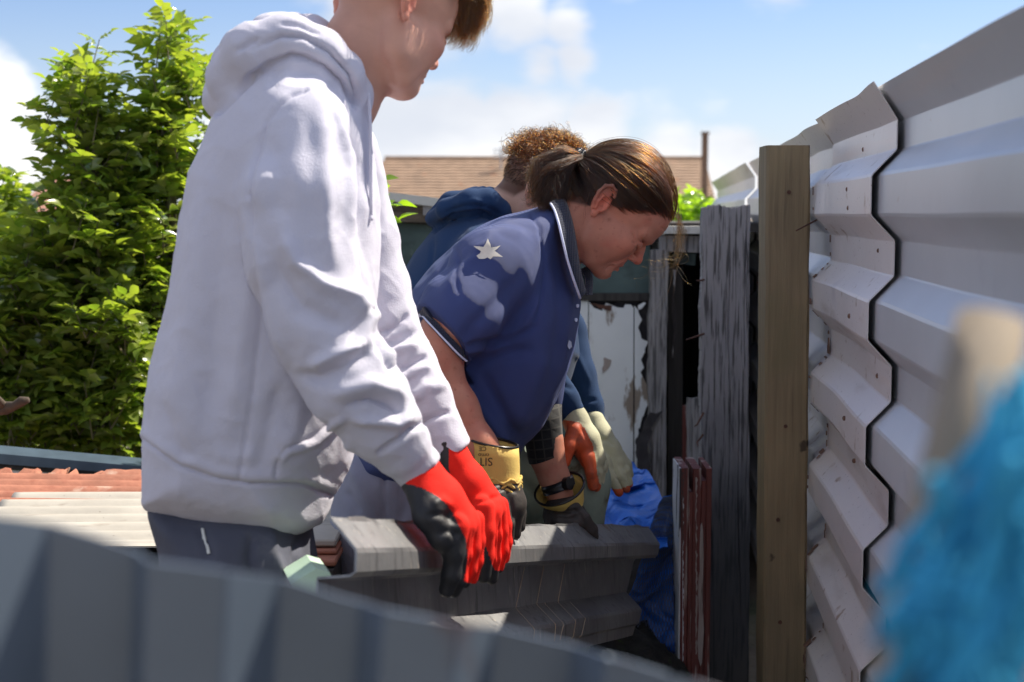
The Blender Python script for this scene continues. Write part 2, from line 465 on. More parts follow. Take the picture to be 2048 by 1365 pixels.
# ------------------------------------------------------------------ shared materials
M = {}
M['ground'] = mat('earth', (.15, .12, .09), .95, noise=3, var=.4, bump=.02, bscale=14, layers=[(1.2, .5, .7, (.05, .07, .025))])
M['metal'] = mat('painted_sheet_metal', (.70, .665, .65), .38, metal=0.15, noise=2.5, var=.07, bump=.0006, bscale=26, spec=.6,
                 layers=[(18, .64, .70, (.36, .27, .21), 8), (7, .60, .75, (.50, .44, .40), 8, (1, .3, 2)), (5, .62, .8, (.52, .50, .53), 6), (160, .70, .74, (.12, .09, .08), 2), (3.5, .6, .75, (.74, .66, .62), 5, (1, .15, 6))])
M['metal_blue'] = mat('blue_grey_sheet_metal', (.53, .555, .585), .36, metal=.2, noise=2.5, var=.08, bump=.0005, bscale=20, spec=.6,
                      layers=[(6, .62, .8, (.40, .42, .48), 6), (4, .6, .8, (.60, .57, .56), 5, (1, .2, 5)), (22, .7, .75, (.35, .27, .23), 6)])
M['rust_edge'] = mat('rusted_edge', (.17, .10, .07), .85, noise=60, var=.4, bump=.001, bscale=90)
M['galv'] = mat('galvanised', (.36, .39, .43), .45, metal=.5, noise=30, var=.3, layers=[(40, .6, .68, (.1, .1, .11), 4)])
M['held'] = mat('grey_weathered_sheet', (.27, .27, .275), .42, metal=.6, noise=6, var=.16, bump=.0012, bscale=40, spec=.4,
                layers=[(60, .55, .7, (.15, .15, .155), 4, (1, 1, .12)), (14, .64, .72, (.22, .16, .12), 8), (150, .64, .72, (.50, .46, .41), 3, (1, 1, .06)), (5, .5, .7, (.19, .19, .20), 4)])
M['rail'] = mat('dark_blue_grey_metal', (.09, .13, .17), .45, metal=.3, noise=12, var=.2)
M['dark_sheet'] = mat('dark_slate_sheet', (.17, .215, .28), .36, metal=.35, noise=3, var=.25, layers=[(9, .58, .70, (.15, .065, .04), 3), (4, .50, .65, (.20, .19, .19), 3), (3, .55, .7, (.10, .17, .29), 2)])
M['rusty'] = mat('rusty_sheet', (.36, .145, .09), .85, noise=12, var=.25, bump=.002, bscale=60, layers=[(20, .56, .7, (.30, .10, .06), 6), (9, .62, .72, (.55, .42, .33), 5)])
M['palesheet'] = mat('pale_cement_sheet', (.43, .40, .345), .85, noise=8, var=.12, bump=.001, bscale=50, layers=[(30, .62, .72, (.33, .29, .24), 6, (.3, 1, 1)), (90, .70, .74, (.14, .12, .1), 3)])
M['wood_new'] = mat('treated_timber', (.27, .205, .115), .75, noise=7, var=.2, stretch=(9, 9, .5), bump=.0008, bscale=40,
                    layers=[(50, .60, .72, (.16, .12, .07), 5, (1, 1, .04)), (2.2, .5, .7, (.17, .155, .07), 3), (5, .64, .7, (.35, .28, .18), 3, (1, 1, .4)), (16, .70, .74, (.07, .05, .03), 3)])
M['wood_old'] = mat('weathered_grey_wood', (.30, .285, .285), .9, noise=6, var=.15, stretch=(5, 5, .6), bump=.0006, bscale=70,
                    layers=[(120, .50, .60, (.10, .095, .095), 6, (1, 1, .06)), (3, .55, .75, (.42, .41, .42), 4, (1, 1, .3)), (110, .62, .68, (.05, .045, .045), 5, (1, 1, .03))])
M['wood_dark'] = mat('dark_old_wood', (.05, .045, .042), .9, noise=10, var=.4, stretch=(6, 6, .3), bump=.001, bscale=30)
M['wood_brown'] = mat('brown_old_wood', (.13, .10, .075), .9, noise=9, var=.35, stretch=(.3, 6, 6), bump=.001, bscale=30, layers=[(12, .6, .7, (.28, .25, .2), 5, (.2, 1, 1))])
M['redpaint'] = mat('flaking_red_brown_paint', (.145, .038, .03), .55, noise=9, var=.25, stretch=(6, 6, .4), bump=.0008, bscale=60,
                    layers=[(30, .55, .59, (.34, .27, .24), 8, (1.6, 1, .10)), (60, .64, .68, (.05, .03, .03), 5, (1, 1, .1))])
M['paleflake'] = mat('bare_flaked_wood', (.36, .30, .27), .85, noise=40, var=.25, stretch=(5, 5, .3), layers=[(30, .62, .68, (.1, .05, .04), 5, (1, 1, .2))])
M['whitepeel'] = mat('peeling_white_paint', (.58, .58, .60), .6, noise=7, var=.1, bump=.0006, bscale=50,
                     layers=[(14, .54, .57, (.05, .04, .04), 8, (1.5, 1.5, .22)), (40, .68, .7, (.2, .15, .12), 5)])
M['greenwall'] = mat('mossy_green_panel', (.085, .125, .12), .8, noise=5, var=.35, bump=.002, bscale=25, layers=[(9, .52, .7, (.045, .06, .055), 7), (14, .62, .72, (.16, .2, .19), 6)])
M['doorwhite'] = mat('dirty_white_door_paint', (.80, .82, .82), .6, noise=4, var=.07, layers=[(9, .58, .61, (.30, .24, .19), 8, (1, 1, .4)), (24, .66, .72, (.50, .46, .42), 6, (1, 1, .15)), (3, .6, .8, (.66, .71, .72), 4)])
M['felt'] = mat('torn_bitumen_felt', (.05, .046, .05), .95, noise=30, var=.4, bump=.002, bscale=60)
M['tile'] = mat('brown_roof_tiles', (.36, .245, .165), .85, noise=2, var=.18, layers=[(.8, .58, .75, (.24, .17, .12), 5), (1.7, .64, .7, (.40, .20, .11), 4)])
M['brick'] = mat('brown_brick', (.24, .15, .10), .9, noise=3, var=.2)
M['redroof'] = mat('red_roof_tiles', (.34, .17, .12), .9, noise=2, var=.15)
M['nail'] = mat('rusty_nail', (.10, .045, .03), .8, noise=50, var=.4)
M['batten'] = mat('yellow_timber_batten', (.50, .36, .17), .8, noise=12, var=.2, stretch=(5, .4, 5))
M['tarp'] = mat('blue_tarpaulin', (.018, .15, .62), .32, noise=14, var=.25, bump=.003, bscale=30, spec=.6, layers=[(16, .66, .72, (.25, .36, .55), 6)])
M['net'] = mat('dark_blue_net', (.09, .11, .17), .6, noise=20, var=.3)
M['bluerope'] = mat('cyan_blue_polypropylene_rope', (.05, .33, .54), .8, spec=.1, noise=20, var=.3, layers=[(9, .55, .7, (.01, .14, .36), 3)])
M['ropetan'] = mat('tan_stake_wood', (.25, .205, .155), .85, noise=9, var=.15, stretch=(5, 5, .5))
M['mint'] = mat('pale_mint_plastic', (.50, .68, .52), .5, noise=8, var=.1)
M['paint_white'] = mat('pale_flashing', (.62, .60, .55), .6, noise=6, var=.12, layers=[(18, .6, .7, (.4, .36, .3), 5)])

def low_shade(m, z0, z1, c, amt=.85):
    """shade painted into the wood colour from the ground up to an uneven line"""
    nt = m.node_tree; b = nt.nodes['Principled BSDF']; prev = b.inputs['Base Color'].links[0].from_socket
    g = nt.nodes.new('ShaderNodeNewGeometry'); sp = nt.nodes.new('ShaderNodeSeparateXYZ'); nt.links.new(g.outputs['Position'], sp.inputs[0])
    n = nt.nodes.new('ShaderNodeTexNoise'); n.inputs['Scale'].default_value = 9; nt.links.new(g.outputs['Position'], n.inputs['Vector'])
    a = nt.nodes.new('ShaderNodeMath'); a.operation = 'MULTIPLY_ADD'; nt.links.new(n.outputs['Fac'], a.inputs[0]); a.inputs[1].default_value = .35; nt.links.new(sp.outputs[2], a.inputs[2])
    r = nt.nodes.new('ShaderNodeMapRange'); r.interpolation_type = 'SMOOTHSTEP'; nt.links.new(a.outputs[0], r.inputs[0]); r.inputs[1].default_value = z0 + .17; r.inputs[2].default_value = z1 + .17; r.inputs[3].default_value = amt; r.inputs[4].default_value = 0
    mm = nt.nodes.new('ShaderNodeMix'); mm.data_type = 'RGBA'; nt.links.new(r.outputs[0], mm.inputs['Factor']); nt.links.new(prev, mm.inputs[6]); mm.inputs[7].default_value = (*c, 1); nt.links.new(mm.outputs[2], b.inputs['Base Color'])
M['wood_shaded'] = mat('weathered_grey_wood_shaded', (.33, .315, .32), .9, noise=6, var=.10, stretch=(5, 5, .9), bump=.0006, bscale=70,
                    layers=[(120, .50, .60, (.10, .095, .095), 6, (1, 1, .06)), (3, .55, .75, (.42, .41, .42), 4, (1, 1, .3)), (110, .62, .68, (.05, .045, .045), 5, (1, 1, .03))])
low_shade(M['wood_shaded'], .35, .95, (.045, .05, .06))  # board and post: shade low down put into the colour
low_shade(M['wood_new'], -.1, .9, (.13, .095, .06), .6)
M['scratch'] = mat('tan_scratch', (.50, .38, .27), .8)
FX0, FK = 0.381, 0.1005            # the fence line x = FX0 + FK*y on the ground
FT = Vector((FK, 1, 0)).normalized(); FN = Vector((-FT.y, FT.x, 0))
def fence_pt(Y, n, z): return Vector((FX0 + FK * Y, Y, 0)) + FN * n + Vector((0, 0, z))

# ------------------------------------------------------------------ the ground
def ground():
    g = 46; V = []; F = []
    xs = [math.copysign(abs(t) ** 3, t) * 900 for t in np.linspace(-1, 1, g)]
    for x in xs:
        for y in xs: V.append((x, y + 2, -0.02 + 0.02 * math.sin(x * 2.1) * math.cos(y * 1.7) if abs(x) + abs(y) < 12 else -0.02))
    for i in range(g - 1):
        for j in range(g - 1): F.append((i * g + j, (i + 1) * g + j, (i + 1) * g + j + 1, i * g + j + 1))
    tag(mesh_np('ground', V, F, M['ground']), kind='structure')
ground()

def shell(V2, t):
    """V2: grid (a,b,3); gives a thin closed shell t thick along the local normal"""
    a, b = V2.shape[:2]
    du = np.gradient(V2, axis=0); dv = np.gradient(V2, axis=1); n = np.cross(du, dv); n /= np.linalg.norm(n, axis=2)[:, :, None] + 1e-12
    A = V2.reshape(-1, 3); B = (V2 + n * t).reshape(-1, 3); o = a * b; F = []
    for i in range(a - 1):
        for j in range(b - 1):
            p = i * b + j; F.append((p, p + b, p + b + 1, p + 1)); F.append((o + p, o + p + 1, o + p + b + 1, o + p + b))
    for i in range(a - 1):
        for j in (0, b - 1):
            p = i * b + j; F.append((p, p + b, o + p + b, o + p))
    for j in range(b - 1):
        for i in (0, a - 1):
            p = i * b + j; F.append((p, p + 1, o + p + 1, o + p))
    return np.concatenate([A, B]), np.array(F, dtype=np.int32)

# ------------------------------------------------------------------ corrugated metal fence
prof = [(.038, .2025), (.002, .152), (0, .148), (0, .104), (.002, .100), (.036, .064), (.038, .060), (.038, .002), (.036, -.002), (.002, -.038), (0, -.042), (0, -.095)]
z = -.095
while z > -1.25:
    for n_, dz in ((.002, .004), (.036, .036), (.038, .004), (.038, .058), (.036, .004), (.002, .036), (0, .004), (0, .054)):
        z -= dz; prof.append((n_, z))
def fence_sheet(Y0, Y1, off, m, label, dents, top=1.3, lip=0.0, seed=0, tag_as=None):
    r = random.Random(seed); ns = int((Y1 - Y0) / 0.045) + 2; G = np.zeros((ns, len(prof), 3))
    for i in range(ns):
        Y = Y0 + (Y1 - Y0) * i / (ns - 1)
        for j, (n_, zz) in enumerate(prof):
            w = 0.0012 * math.sin(Y * 4 + zz * 3 + seed) + 0.0006 * math.sin(Y * 13 + zz * 9)
            e = 0.0
            for (dy, dz, rr, a) in dents: e += a * math.exp(-((Y - dy)**2 + (zz - dz)**2) / rr**2)
            zz2 = top + zz + 0.0006 * math.sin(Y * 9 + seed) + (lip * math.exp(-(Y - Y0)**2 / .02) if j == 0 else 0)
            G[i, j] = fence_pt(Y, off + n_ + w * .5 + e, max(zz2, 0.02))
    V, F = shell(G, 0.0016)
    return mesh_np('metal_sheet', V, F, m, None, smooth=False)
fence = thing('corrugated_fence', 'pale grey corrugated metal fence of overlapping ribbed sheets along the right side', 'fence')
fence.location = fence_pt(2.0, 0, 0)
for (a, b, off, mk, lab, dn, sd, lip) in (
        (0.30, 2.80, -.009, 'metal_blue', 'bluish grey sheet nearest the camera', [(1.2, .1, .3, -.01)], 1, .004),
        (2.245, 3.04, .004, 'metal', 'pinkish white sheet with rust spots beside the timber post', [(2.9, 0, .08, .012), (2.45, .2, .1, -.004), (2.7, -.3, .2, -.006)], 2, .006),
        (2.98, 5.6, -.018, 'metal', 'far sheet seen between the post and the grey board', [(3.4, .1, .2, .01)], 3, 0),
        (5.55, 8.9, -.004, 'metal', None, [], 4, 0)):
    o = fence_sheet(a, b, off, M[mk], lab, dn, seed=sd, lip=lip)
    o.parent = fence; o.location = -fence.location
    if lab: o['label'] = lab
# rusted torn edge strip on the middle sheet's far end, rivets and rail
mb = MB(); pts = []
e = [(n_, zz) for (n_, zz) in prof if zz < .07]
for (n_, zz), (n2, z2) in zip(e[:-1], e[1:]):
    if abs(zz - z2) < .006: continue
    for q in range(3):
        if rnd.random() < .3: continue
        a, b = (q + rnd.uniform(0, .3)) / 3, (q + rnd.uniform(.4, 1.25)) / 3
        w = rnd.choice([.004, .007, .012, .024]); Y = 3.018 + rnd.uniform(-.012, .008)
        p = [fence_pt(Y, n_ + (n2 - n_) * t + .0085, 1.3 + zz + (z2 - zz) * t) for t in (a, b)]
        p2 = [fence_pt(Y + w, n_ + (n2 - n_) * t + .0085, 1.3 + zz + (z2 - zz) * t) for t in (b, a)]
        if min(v.z for v in p + p2) > .1: mb.prism([p[0], p[1], p2[0], p2[1]], FN * .002)
mb.build('rust_flake', M['rust_edge'], fence)['kind'] = 'stuff'
for (Y, zz, n_) in ((2.60, .118, 0), (2.52, .045, .038), (2.50, .012, .038), (2.40, -.06, 0), (2.46, -.175, .038), (2.50, -.36, .038), (2.64, -.46, 0), (2.38, -.27, 0)):
    mb = MB(); p = fence_pt(Y, n_ + .009, 1.3 + zz)
    rr0 = .0026 + .0022 * abs(math.sin(Y * 77)); mb.tube([p - FN * .008, p - FN * .003, p - FN * .0015], [rr0, rr0, rr0 * .5], 8)
    mb.build('rivet', M['rust_edge'], fence)

# galvanised upright behind the timber post
def tube_thing(name, label, cat, pts, r, m, n=10):
    mb = MB(); mb.tube(pts, r, n); o = mb.build(name, m, None, True); tag(o, label, cat); return o
b0 = fence_pt(3.3, .055, 0)
mb = MB(); mb.box((-.02, -.02, 0), (.02, .02, 1.42), Matrix.Translation(b0), .003)
tag(mb.build('metal_upright', M['galv']), 'speckled galvanised upright just behind the right edge of the timber post', 'post')

# ------------------------------------------------------------------ timber post
def boxpx(x0, x1, y0, Y, depth, zb=0.0, y1=None):
    a = W(x0, y0, Y); b = W(x1, y0, Y); z0 = zb if y1 is None else W(x0, y1, Y).z
    return (a.x, Y, z0), (b.x, Y + depth, a.z)
post = thing('timber_post', 'square new treated timber post in front of the metal fence', 'post')
lo, hi = boxpx(1533, 1622, 291, 3.10, .10)
post.location = (lo[0], 3.1, 0)
# body: many rings so the edges wander a little
def wander_post(lo, hi, m, name, parent, seed=0, amp=.0015, bev=.006, topamp=0.0, lean=0.0):
    r = random.Random(seed); nz_ = 40; V = []; F = []
    x0, y0, z0 = lo; x1, y1, z1 = hi
    prof8 = [(x0 + bev, y0), (x1 - bev, y0), (x1, y0 + bev), (x1, y1 - bev), (x1 - bev, y1), (x0 + bev, y1), (x0, y1 - bev), (x0, y0 + bev)]
    for i in range(nz_ + 1):
        t = i / nz_
        for j, (x, y) in enumerate(prof8):
            V.append((x + amp * math.sin(i * .9 + j * 2 + seed) * r.random() + lean * t, y + amp * math.cos(i * .7 + j) * r.random(), z0 + (z1 - z0) * t + (topamp * r.uniform(-1, 1) if i == nz_ else 0)))
    for i in range(nz_):
        for j in range(8): F.append((i * 8 + j, i * 8 + (j + 1) % 8, (i + 1) * 8 + (j + 1) % 8, (i + 1) * 8 + j))
    F.append(tuple(range(nz_ * 8, nz_ * 8 + 8))); F.append(tuple(range(7, -1, -1)))
    return mesh_np(name, V, F, m, parent, smooth=False)
wander_post((lo[0] + .014, lo[1], lo[2]), (hi[0] + .014, hi[1], hi[2]), M['wood_new'], 'post_body', post, 3, lean=-.014)
for (px, py) in ((1578, 385), (1571, 853), (1556, 1040), (1560, 1245)):
    p = W(px, py, 3.1); mb = MB(); mb.tube([p + Vector((0, .002, 0)), p + Vector((0, -.0025, 0))], [.005, .004], 8); mb.build('screw_head', M['nail'], post)
p = W(1640, 437, 3.08); q = W(1592, 462, 3.02); mb = MB(); mb.tube([p, q], [.0022, .0014], 6)
tag(mb.build('bent_nail', M['nail']), 'long rusty nail sticking out between the timber post and the metal sheet', 'nail')

# ------------------------------------------------------------------ weathered upright board
def rough_board(name, label, cat, x0p, x1p, ytop, Y, depth, m, seed, nx=96, nz_=260, relief=.0004, zb=0.0, jag=.004, parent=None, ybot=None):
    a, b = W(x0p, ytop, Y), W(x1p, ytop, Y); z0 = zb if ybot is None else W(x0p, ybot, Y).z; z1 = a.z
    r = np.random.RandomState(seed); u = np.linspace(0, 1, nx); t = np.linspace(0, 1, nz_)
    U, T = np.meshgrid(u, t, indexing='ij'); z = z0 + (z1 - z0) * T
    g = np.zeros_like(U)
    for k in range(14):
        fr = r.uniform(14, 70); ph = r.rand() * 6; g += np.sin(U * fr * 3 + ph + 1.8 * np.sin(z * r.uniform(1.5, 7) + ph)) * r.uniform(.3, 1) / (1 + fr * .03)
    g = g / 6
    cr = np.zeros_like(U)
    for k in range(7):
        c = r.rand(); zc = z0 + (z1 - z0) * r.rand(); ln = r.uniform(.08, .35); c2 = c + .03 * np.sin(z * 9 + k)
        cr += np.exp(-((U - c2) / .009)**2) * np.exp(-((z - zc) / ln)**2)
    yy = Y - g * relief + cr * .0045
    edge = .0025 * np.sin(t * 9 + seed) + .0015 * np.sin(t * 41 + seed * 2) + .0006 * r.normal(size=nz_)
    x = a.x + (b.x - a.x) * U
    x = x + (1 - T) * .018 * (zb == 0.0) * (ybot is None) * (seed == 5) + np.where(U < .02, edge[None, :] * 1.1, 0) + np.where(U > .98, -.6 * edge[::-1][None, :], 0)
    top = r.normal(size=nx) * jag * .5 + jag * np.sin(u * 9 + seed)
    z = z + (T > .995) * top[:, None]
    G = np.stack([x, yy, z], 2)
    A = G.reshape(-1, 3); B = A.copy(); B[:, 1] = Y + depth; n = nx * nz_; F = []
    for i in range(nx - 1):
        for j in range(nz_ - 1): p = i * nz_ + j; F.append((p, p + nz_, p + nz_ + 1, p + 1))
    rim = [i * nz_ for i in range(nx)] + [(nx - 1) * nz_ + j for j in range(1, nz_)] + [i * nz_ + nz_ - 1 for i in range(nx - 2, -1, -1)] + [j for j in range(nz_ - 2, 0, -1)]
    # back outline uses only the rim points
    nb = len(rim); V = np.concatenate([A, B[rim]])
    for i in range(nb): F.append((rim[i], n + i, n + (i + 1) % nb, rim[(i + 1) % nb]))
    F.append(tuple(range(n + nb - 1, n - 1, -1)))
    o = mesh_np(name, V, F, m, parent, smooth=False)
    if cat: tag(o, label, cat)
    return o
wb = thing('weathered_board', 'tall grey weathered board with cracked grain and nails, left of the timber post', 'board')
wb.location = (W(1450, 900, 3.75).x, 3.75, 0)
rough_board('plank', None, None, 1403, 1499, 414, 3.75, .045, M['wood_shaded'], 5, parent=wb)
for (x, y, x2, y2, x3, y3) in ((1404, 668, 1385, 676, 1372, 680), (1403, 826, 1394, 850, 1389, 853), (1402, 870, 1394, 885, 1396, 893), (1404, 560, 1398, 562, 1392, 561)):
    mb = MB(); mb.tube([W(x + 4, y, 3.74), W(x2, y2, 3.72), W(x3, y3, 3.70)], [.003, .0025, .0015], 6); mb.build('nail', M['nail'], wb)

# ------------------------------------------------------------------ old painted frame on end
fr = thing('painted_frame', 'upended red brown painted timber frame with flaking white side, left of the grey board', 'frame')
fr.location = (W(1390, 1000, 3.3).x, 3.3, 0)
def slat(x0, x1, ytop, Y, d, m, name, par, seed, bot=1400):
    a = W(x0, ytop, Y); b = W(x1, ytop, Y)
    wander_post((a.x, Y, 0.02), (b.x, Y + d, a.z), m, name, par, seed, amp=.0008, bev=.0015)
slat(1364, 1377.5, 937, 3.30, .16, M['redpaint'], 'frame_strip', fr, 1)
slat(1377.2, 1386.3, 985, 3.3035, .15, M['redpaint'], 'groove_strip', fr, 2)
slat(1386.5, 1403, 938, 3.302, .16, M['redpaint'], 'frame_strip', fr, 3)
slat(1402.8, 1413.6, 962, 3.3045, .15, M['redpaint'], 'groove_strip', fr, 4)
slat(1413.5, 1424, 938, 3.298, .16, M['redpaint'], 'frame_strip', fr, 5)
a = W(1364, 937, 3.3); wander_post((a.x - .0045, 3.302, .02), (a.x - .0005, 3.458, a.z - .002), M['whitepeel'], 'side_board', fr, 6, amp=.0006, bev=.0005)
# flaked pale streak, thin irregular skin of bare undercoat
def flake(pts, Y, th, m, name, par):
    mb = MB(); mb.prism([W(x, y, Y) for x, y in pts], Vector((0, th, 0))); return mb.build(name, m, par)
pl = [(1401, 1052), (1404, 1046), (1406, 1060), (1407, 1120), (1405, 1200), (1408, 1260), (1404, 1325), (1401, 1333), (1397, 1318), (1395, 1290), (1398, 1230), (1397, 1190), (1400, 1150), (1399, 1100)]
flake(pl, 3.2985, .003, M['paleflake'], 'bare_patch', fr)
r2 = random.Random(4); pl = []
for i in range(60): pl.append((1391.5 + r2.uniform(-1, 1), 955 + i * 6))
for i in range(59, -1, -1): pl.append((1393.5 + r2.uniform(-1.5, 2), 955 + i * 6))
flake(pl, 3.3005, .001, M['paleflake'], 'bare_patch', fr)
r2 = random.Random(9); pl = [(1365.0, 945 + i * 5) for i in range(84)] + [(1366.5 + r2.uniform(-1, 1.6), 945 + i * 5) for i in range(83, -1, -1)]
flake(pl, 3.2985, .001, M['whitepeel'], 'paint_edge', fr)

# ------------------------------------------------------------------ shed behind
shed = thing('shed', 'old dark shed with mossy green wall and peeling white door behind the workers', 'shed')
SY = 4.6; shed.location = (W(1080, 600, SY).x, SY, 0)
def pboard(name, pts, Y, th, m, par=shed):
    mb = MB(); mb.prism([W(x, y, Y) for x, y in pts], Vector((0, th, 0))); return mb.build(name, m, par)
def zero(px, Y):          # pixel row of the ground at distance Y
    return 430 + 1.3 / Y * FPX + 8
pboard('wall_panel', [(700, 432), (1300, 470), (1300, 592), (700, 592)], SY, .02, M['greenwall'])
pboard('wall_panel', [(700, 598), (1150, 598), (1150, zero(0, SY)), (700, zero(0, SY))], SY + .01, .02, M['greenwall'])
pboard('batten', [(690, 587), (1302, 587), (1302, 602), (690, 602)], SY - .02, .02, M['wood_dark'])
pboard('fascia', [(690, 380), (1330, 458), (1330, 472), (690, 412)], SY - .04, .03, M['wood_brown'])
pboard('fascia', [(690, 404), (1330, 470), (1330, 486), (690, 438)], SY - .025, .03, M['wood_dark'])
pboard('fascia', [(720, 418), (860, 428), (862, 446), (720, 441)], SY - .045, .018, M['wood_brown'])
pboard('bracket', [(846, 408), (868, 409), (868, 432), (846, 431)], SY - .06, .02, M['wood_old'])
mb = MB()       # sloping roof sheet reaching back
a, b = W(690, 374, SY - .07), W(1330, 452, SY - .07); th = Vector((0, 0, -.028)); bk = Vector((0.1, 2.4, -.35))
mb.prism([a, b, b + bk, a + bk], th); mb.build('roof', M['paint_white'], shed)
pboard('lintel', [(1318, 472), (1404, 474), (1404, 506), (1318, 503)], SY - .05, .05, M['wood_old'])
pboard('roof_edge', [(1330, 453), (1410, 453), (1410, 468), (1330, 468)], SY - .12, .1, M['paint_white'])
pboard('board_scrap', [(1345, 508), (1392, 508), (1390, 532), (1348, 527)], SY + .05, .02, M['greenwall'])
G0 = zero(0, SY)
rough_board('door_post', None, None, 1301, 1336, 500, SY - .06, .07, M['wood_old'], 11, nx=14, nz_=90, relief=.003, parent=shed, jag=.001)
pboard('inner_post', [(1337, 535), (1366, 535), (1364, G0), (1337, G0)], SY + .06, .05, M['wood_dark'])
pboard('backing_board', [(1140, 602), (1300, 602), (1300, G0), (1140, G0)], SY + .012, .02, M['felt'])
def jag(pts, amp, step, seed):
    r = random.Random(seed); o = []
    for (a, b) in zip(pts, pts[1:] + pts[:1]):
        L = math.hypot(b[0] - a[0], b[1] - a[1]); n = max(1, int(L / step)); rough = L > 18 and a[2] 
        for i in range(n):
            t = i / n; o.append((a[0] + (b[0] - a[0]) * t + (r.uniform(-amp, amp) if rough and i else 0), a[1] + (b[1] - a[1]) * t + (r.uniform(-amp, amp) if rough and i else 0)))
    return o
door = thing('shed_door', 'white peeling plank door leaning against the dark shed behind the gloved hands', 'door')
door.location = (W(1220, 800, SY).x, SY, 0)
pboard('plank', jag([(1150, 603, 1), (1176, 600, 0), (1176, 990, 0), (1150, 990, 0)], 3, 8, 1), SY - .012, .016, M['doorwhite'], door)
pboard('plank', jag([(1178, 604, 1), (1188, 616, 1), (1204, 622, 1), (1212, 606, 1), (1226, 612, 1), (1236, 616, 1), (1262, 610, 0), (1267, 616, 0), (1266, 990, 0), (1178, 990, 0)], 3, 7, 2), SY - .014, .016, M['doorwhite'], door)
pboard('plank', jag([(1269, 612, 0), (1276, 620, 1), (1284, 640, 1), (1276, 655, 1), (1281, 668, 0), (1283, 678, 1), (1296, 684, 1), (1290, 704, 1), (1282, 720, 1), (1288, 736, 1), (1281, 745, 0), (1296, 775, 1), (1300, 790, 1), (1293, 815, 1), (1284, 836, 1), (1272, 880, 1), (1274, 935, 1), (1277, 990, 0), (1269, 990, 0)], 2.5, 6, 3), SY - .013, .016, M['doorwhite'], door)
pboard('bare_patch', jag([(1208, 715, 1), (1223, 721, 1), (1216, 738, 1), (1204, 748, 1)], 1.5, 5, 5), SY - .0165, .002, M['paleflake'], door)
pboard('bare_patch', jag([(1180, 606, 1), (1224, 612, 1), (1222, 622, 1), (1200, 618, 1)], 2, 5, 6), SY - .0165, .002, M['nail'], door)
pboard('bare_patch', jag([(1156, 660, 1), (1166, 664, 1), (1163, 705, 1), (1155, 700, 1)], 2, 5, 7), SY - .0145, .002, M['paleflake'], door)
pboard('curled_paint', [(1276, 612), (1288, 605), (1292, 607), (1284, 617), (1277, 620)], SY - .03, .006, M['doorwhite'], door)
# dark interior
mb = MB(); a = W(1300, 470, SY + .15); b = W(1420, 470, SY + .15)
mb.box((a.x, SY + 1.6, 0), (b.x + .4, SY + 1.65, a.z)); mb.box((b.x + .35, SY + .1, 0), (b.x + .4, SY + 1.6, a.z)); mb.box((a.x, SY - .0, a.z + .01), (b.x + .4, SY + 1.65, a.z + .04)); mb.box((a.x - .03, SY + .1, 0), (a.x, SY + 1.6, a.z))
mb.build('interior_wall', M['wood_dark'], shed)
pboard('torn_felt', jag([(1326, 822, 1), (1316, 836, 1), (1306, 852, 1), (1296, 890, 1), (1304, 950, 1), (1300, 990, 0), (1271, 990, 0), (1276, 930, 1), (1270, 885, 1), (1284, 862, 1), (1292, 838, 1), (1300, 825, 1), (1312, 828, 1)], 2, 6, 8), SY - .075, .006, M['felt'])
rough_board('leaning_board', None, None, 1376, 1410, 797, SY - .2, .02, M['wood_old'], 21, nx=14, nz_=60, relief=.002, parent=shed, jag=.002)
pboard('inner_board', [(1366, 812), (1376, 812), (1376, G0), (1366, G0)], SY - .1, .02, M['redpaint'])
# cobweb strands in the doorway
mb = MB()
for k in range(3):
    p = [W(1347 + 3 * math.sin(i * 1.3 + k) + k, 540 + i * 22, SY - .02) for i in range(9)]; mb.tube(p, .0016, 5)
tag(mb.build('cobweb', M['whitepeel'], shed), kind='stuff')

# ------------------------------------------------------------------ far house, second roof, aerial
house = thing('bungalow', 'far bungalow with brown tiled roof and a thin tall chimney at its right end', 'house')
HY = 64.0; rz = W(900, 318, HY).z; ez = 1.55; ey = HY - 4.2
xl, xr = W(772, 318, HY).x, W(1412, 308, HY).x; house.location = ((xl + xr) / 2, HY, 0)
mb = MB(); mb.box((xl + .3, ey + .5, -2), (xr - .2, HY + 3.8, ez + .05)); mb.build('wall', M['brick'], house)
nrow = 17; mb = MB(); rr = random.Random(3)
xle, xre = xl - 1.6, xr - .05
for i in range(nrow):
    t0, t1 = i / nrow, (i + 1) / nrow
    y0, y1 = ey + (HY - ey) * t0, ey + (HY - ey) * t1; z0, z1 = ez + (rz - ez) * t0, ez + (rz - ez) * t1
    a0, a1 = xle + (xl - xle) * t0, xle + (xl - xle) * t1
    mb.prism([Vector((a0, y0, z0 + .07)), Vector((xre, y0, z0 + .07)), Vector((xre, y1, z1 + .015)), Vector((a1, y1, z1 + .015))], Vector((0, 0, -.06)))
mb.prism([Vector((xl, HY, rz)), Vector((xr, HY, rz)), Vector((xr, HY + 4.2, ez)), Vector((xl - 1.6, HY + 4.2, ez))], Vector((0, 0, -.06)))
tag(mb.build('roof', M['tile'], house), kind='stuff')
mb = MB(); mb.tube([Vector((xl - .05, HY - .05, rz + .03)), Vector((xr, HY - .05, rz + .03))], .09, 8); mb.build('ridge', M['tile'], house)
a, b = W(1405, 264, HY - 4.2), W(1419, 264, HY - 4.2); mb = MB(); mb.box((a.x, HY - 4.2, -2), (b.x - .05, HY - 3.95, a.z - .1)); mb.box((a.x - .03, HY - 4.25, a.z - .1), (b.x, HY - 3.9, a.z)); mb.build('chimney', M['brick'], house)
ae = MB(); p = W(1002, 345, HY - 1)
ae.tube([p, p + Vector((0, 0, 1.1))], .035, 5)
for k in range(4): ae.tube([p + Vector((-.35, 0, 1.0 - k * .12)), p + Vector((.35, 0, 1.0 - k * .12))], .02, 4)
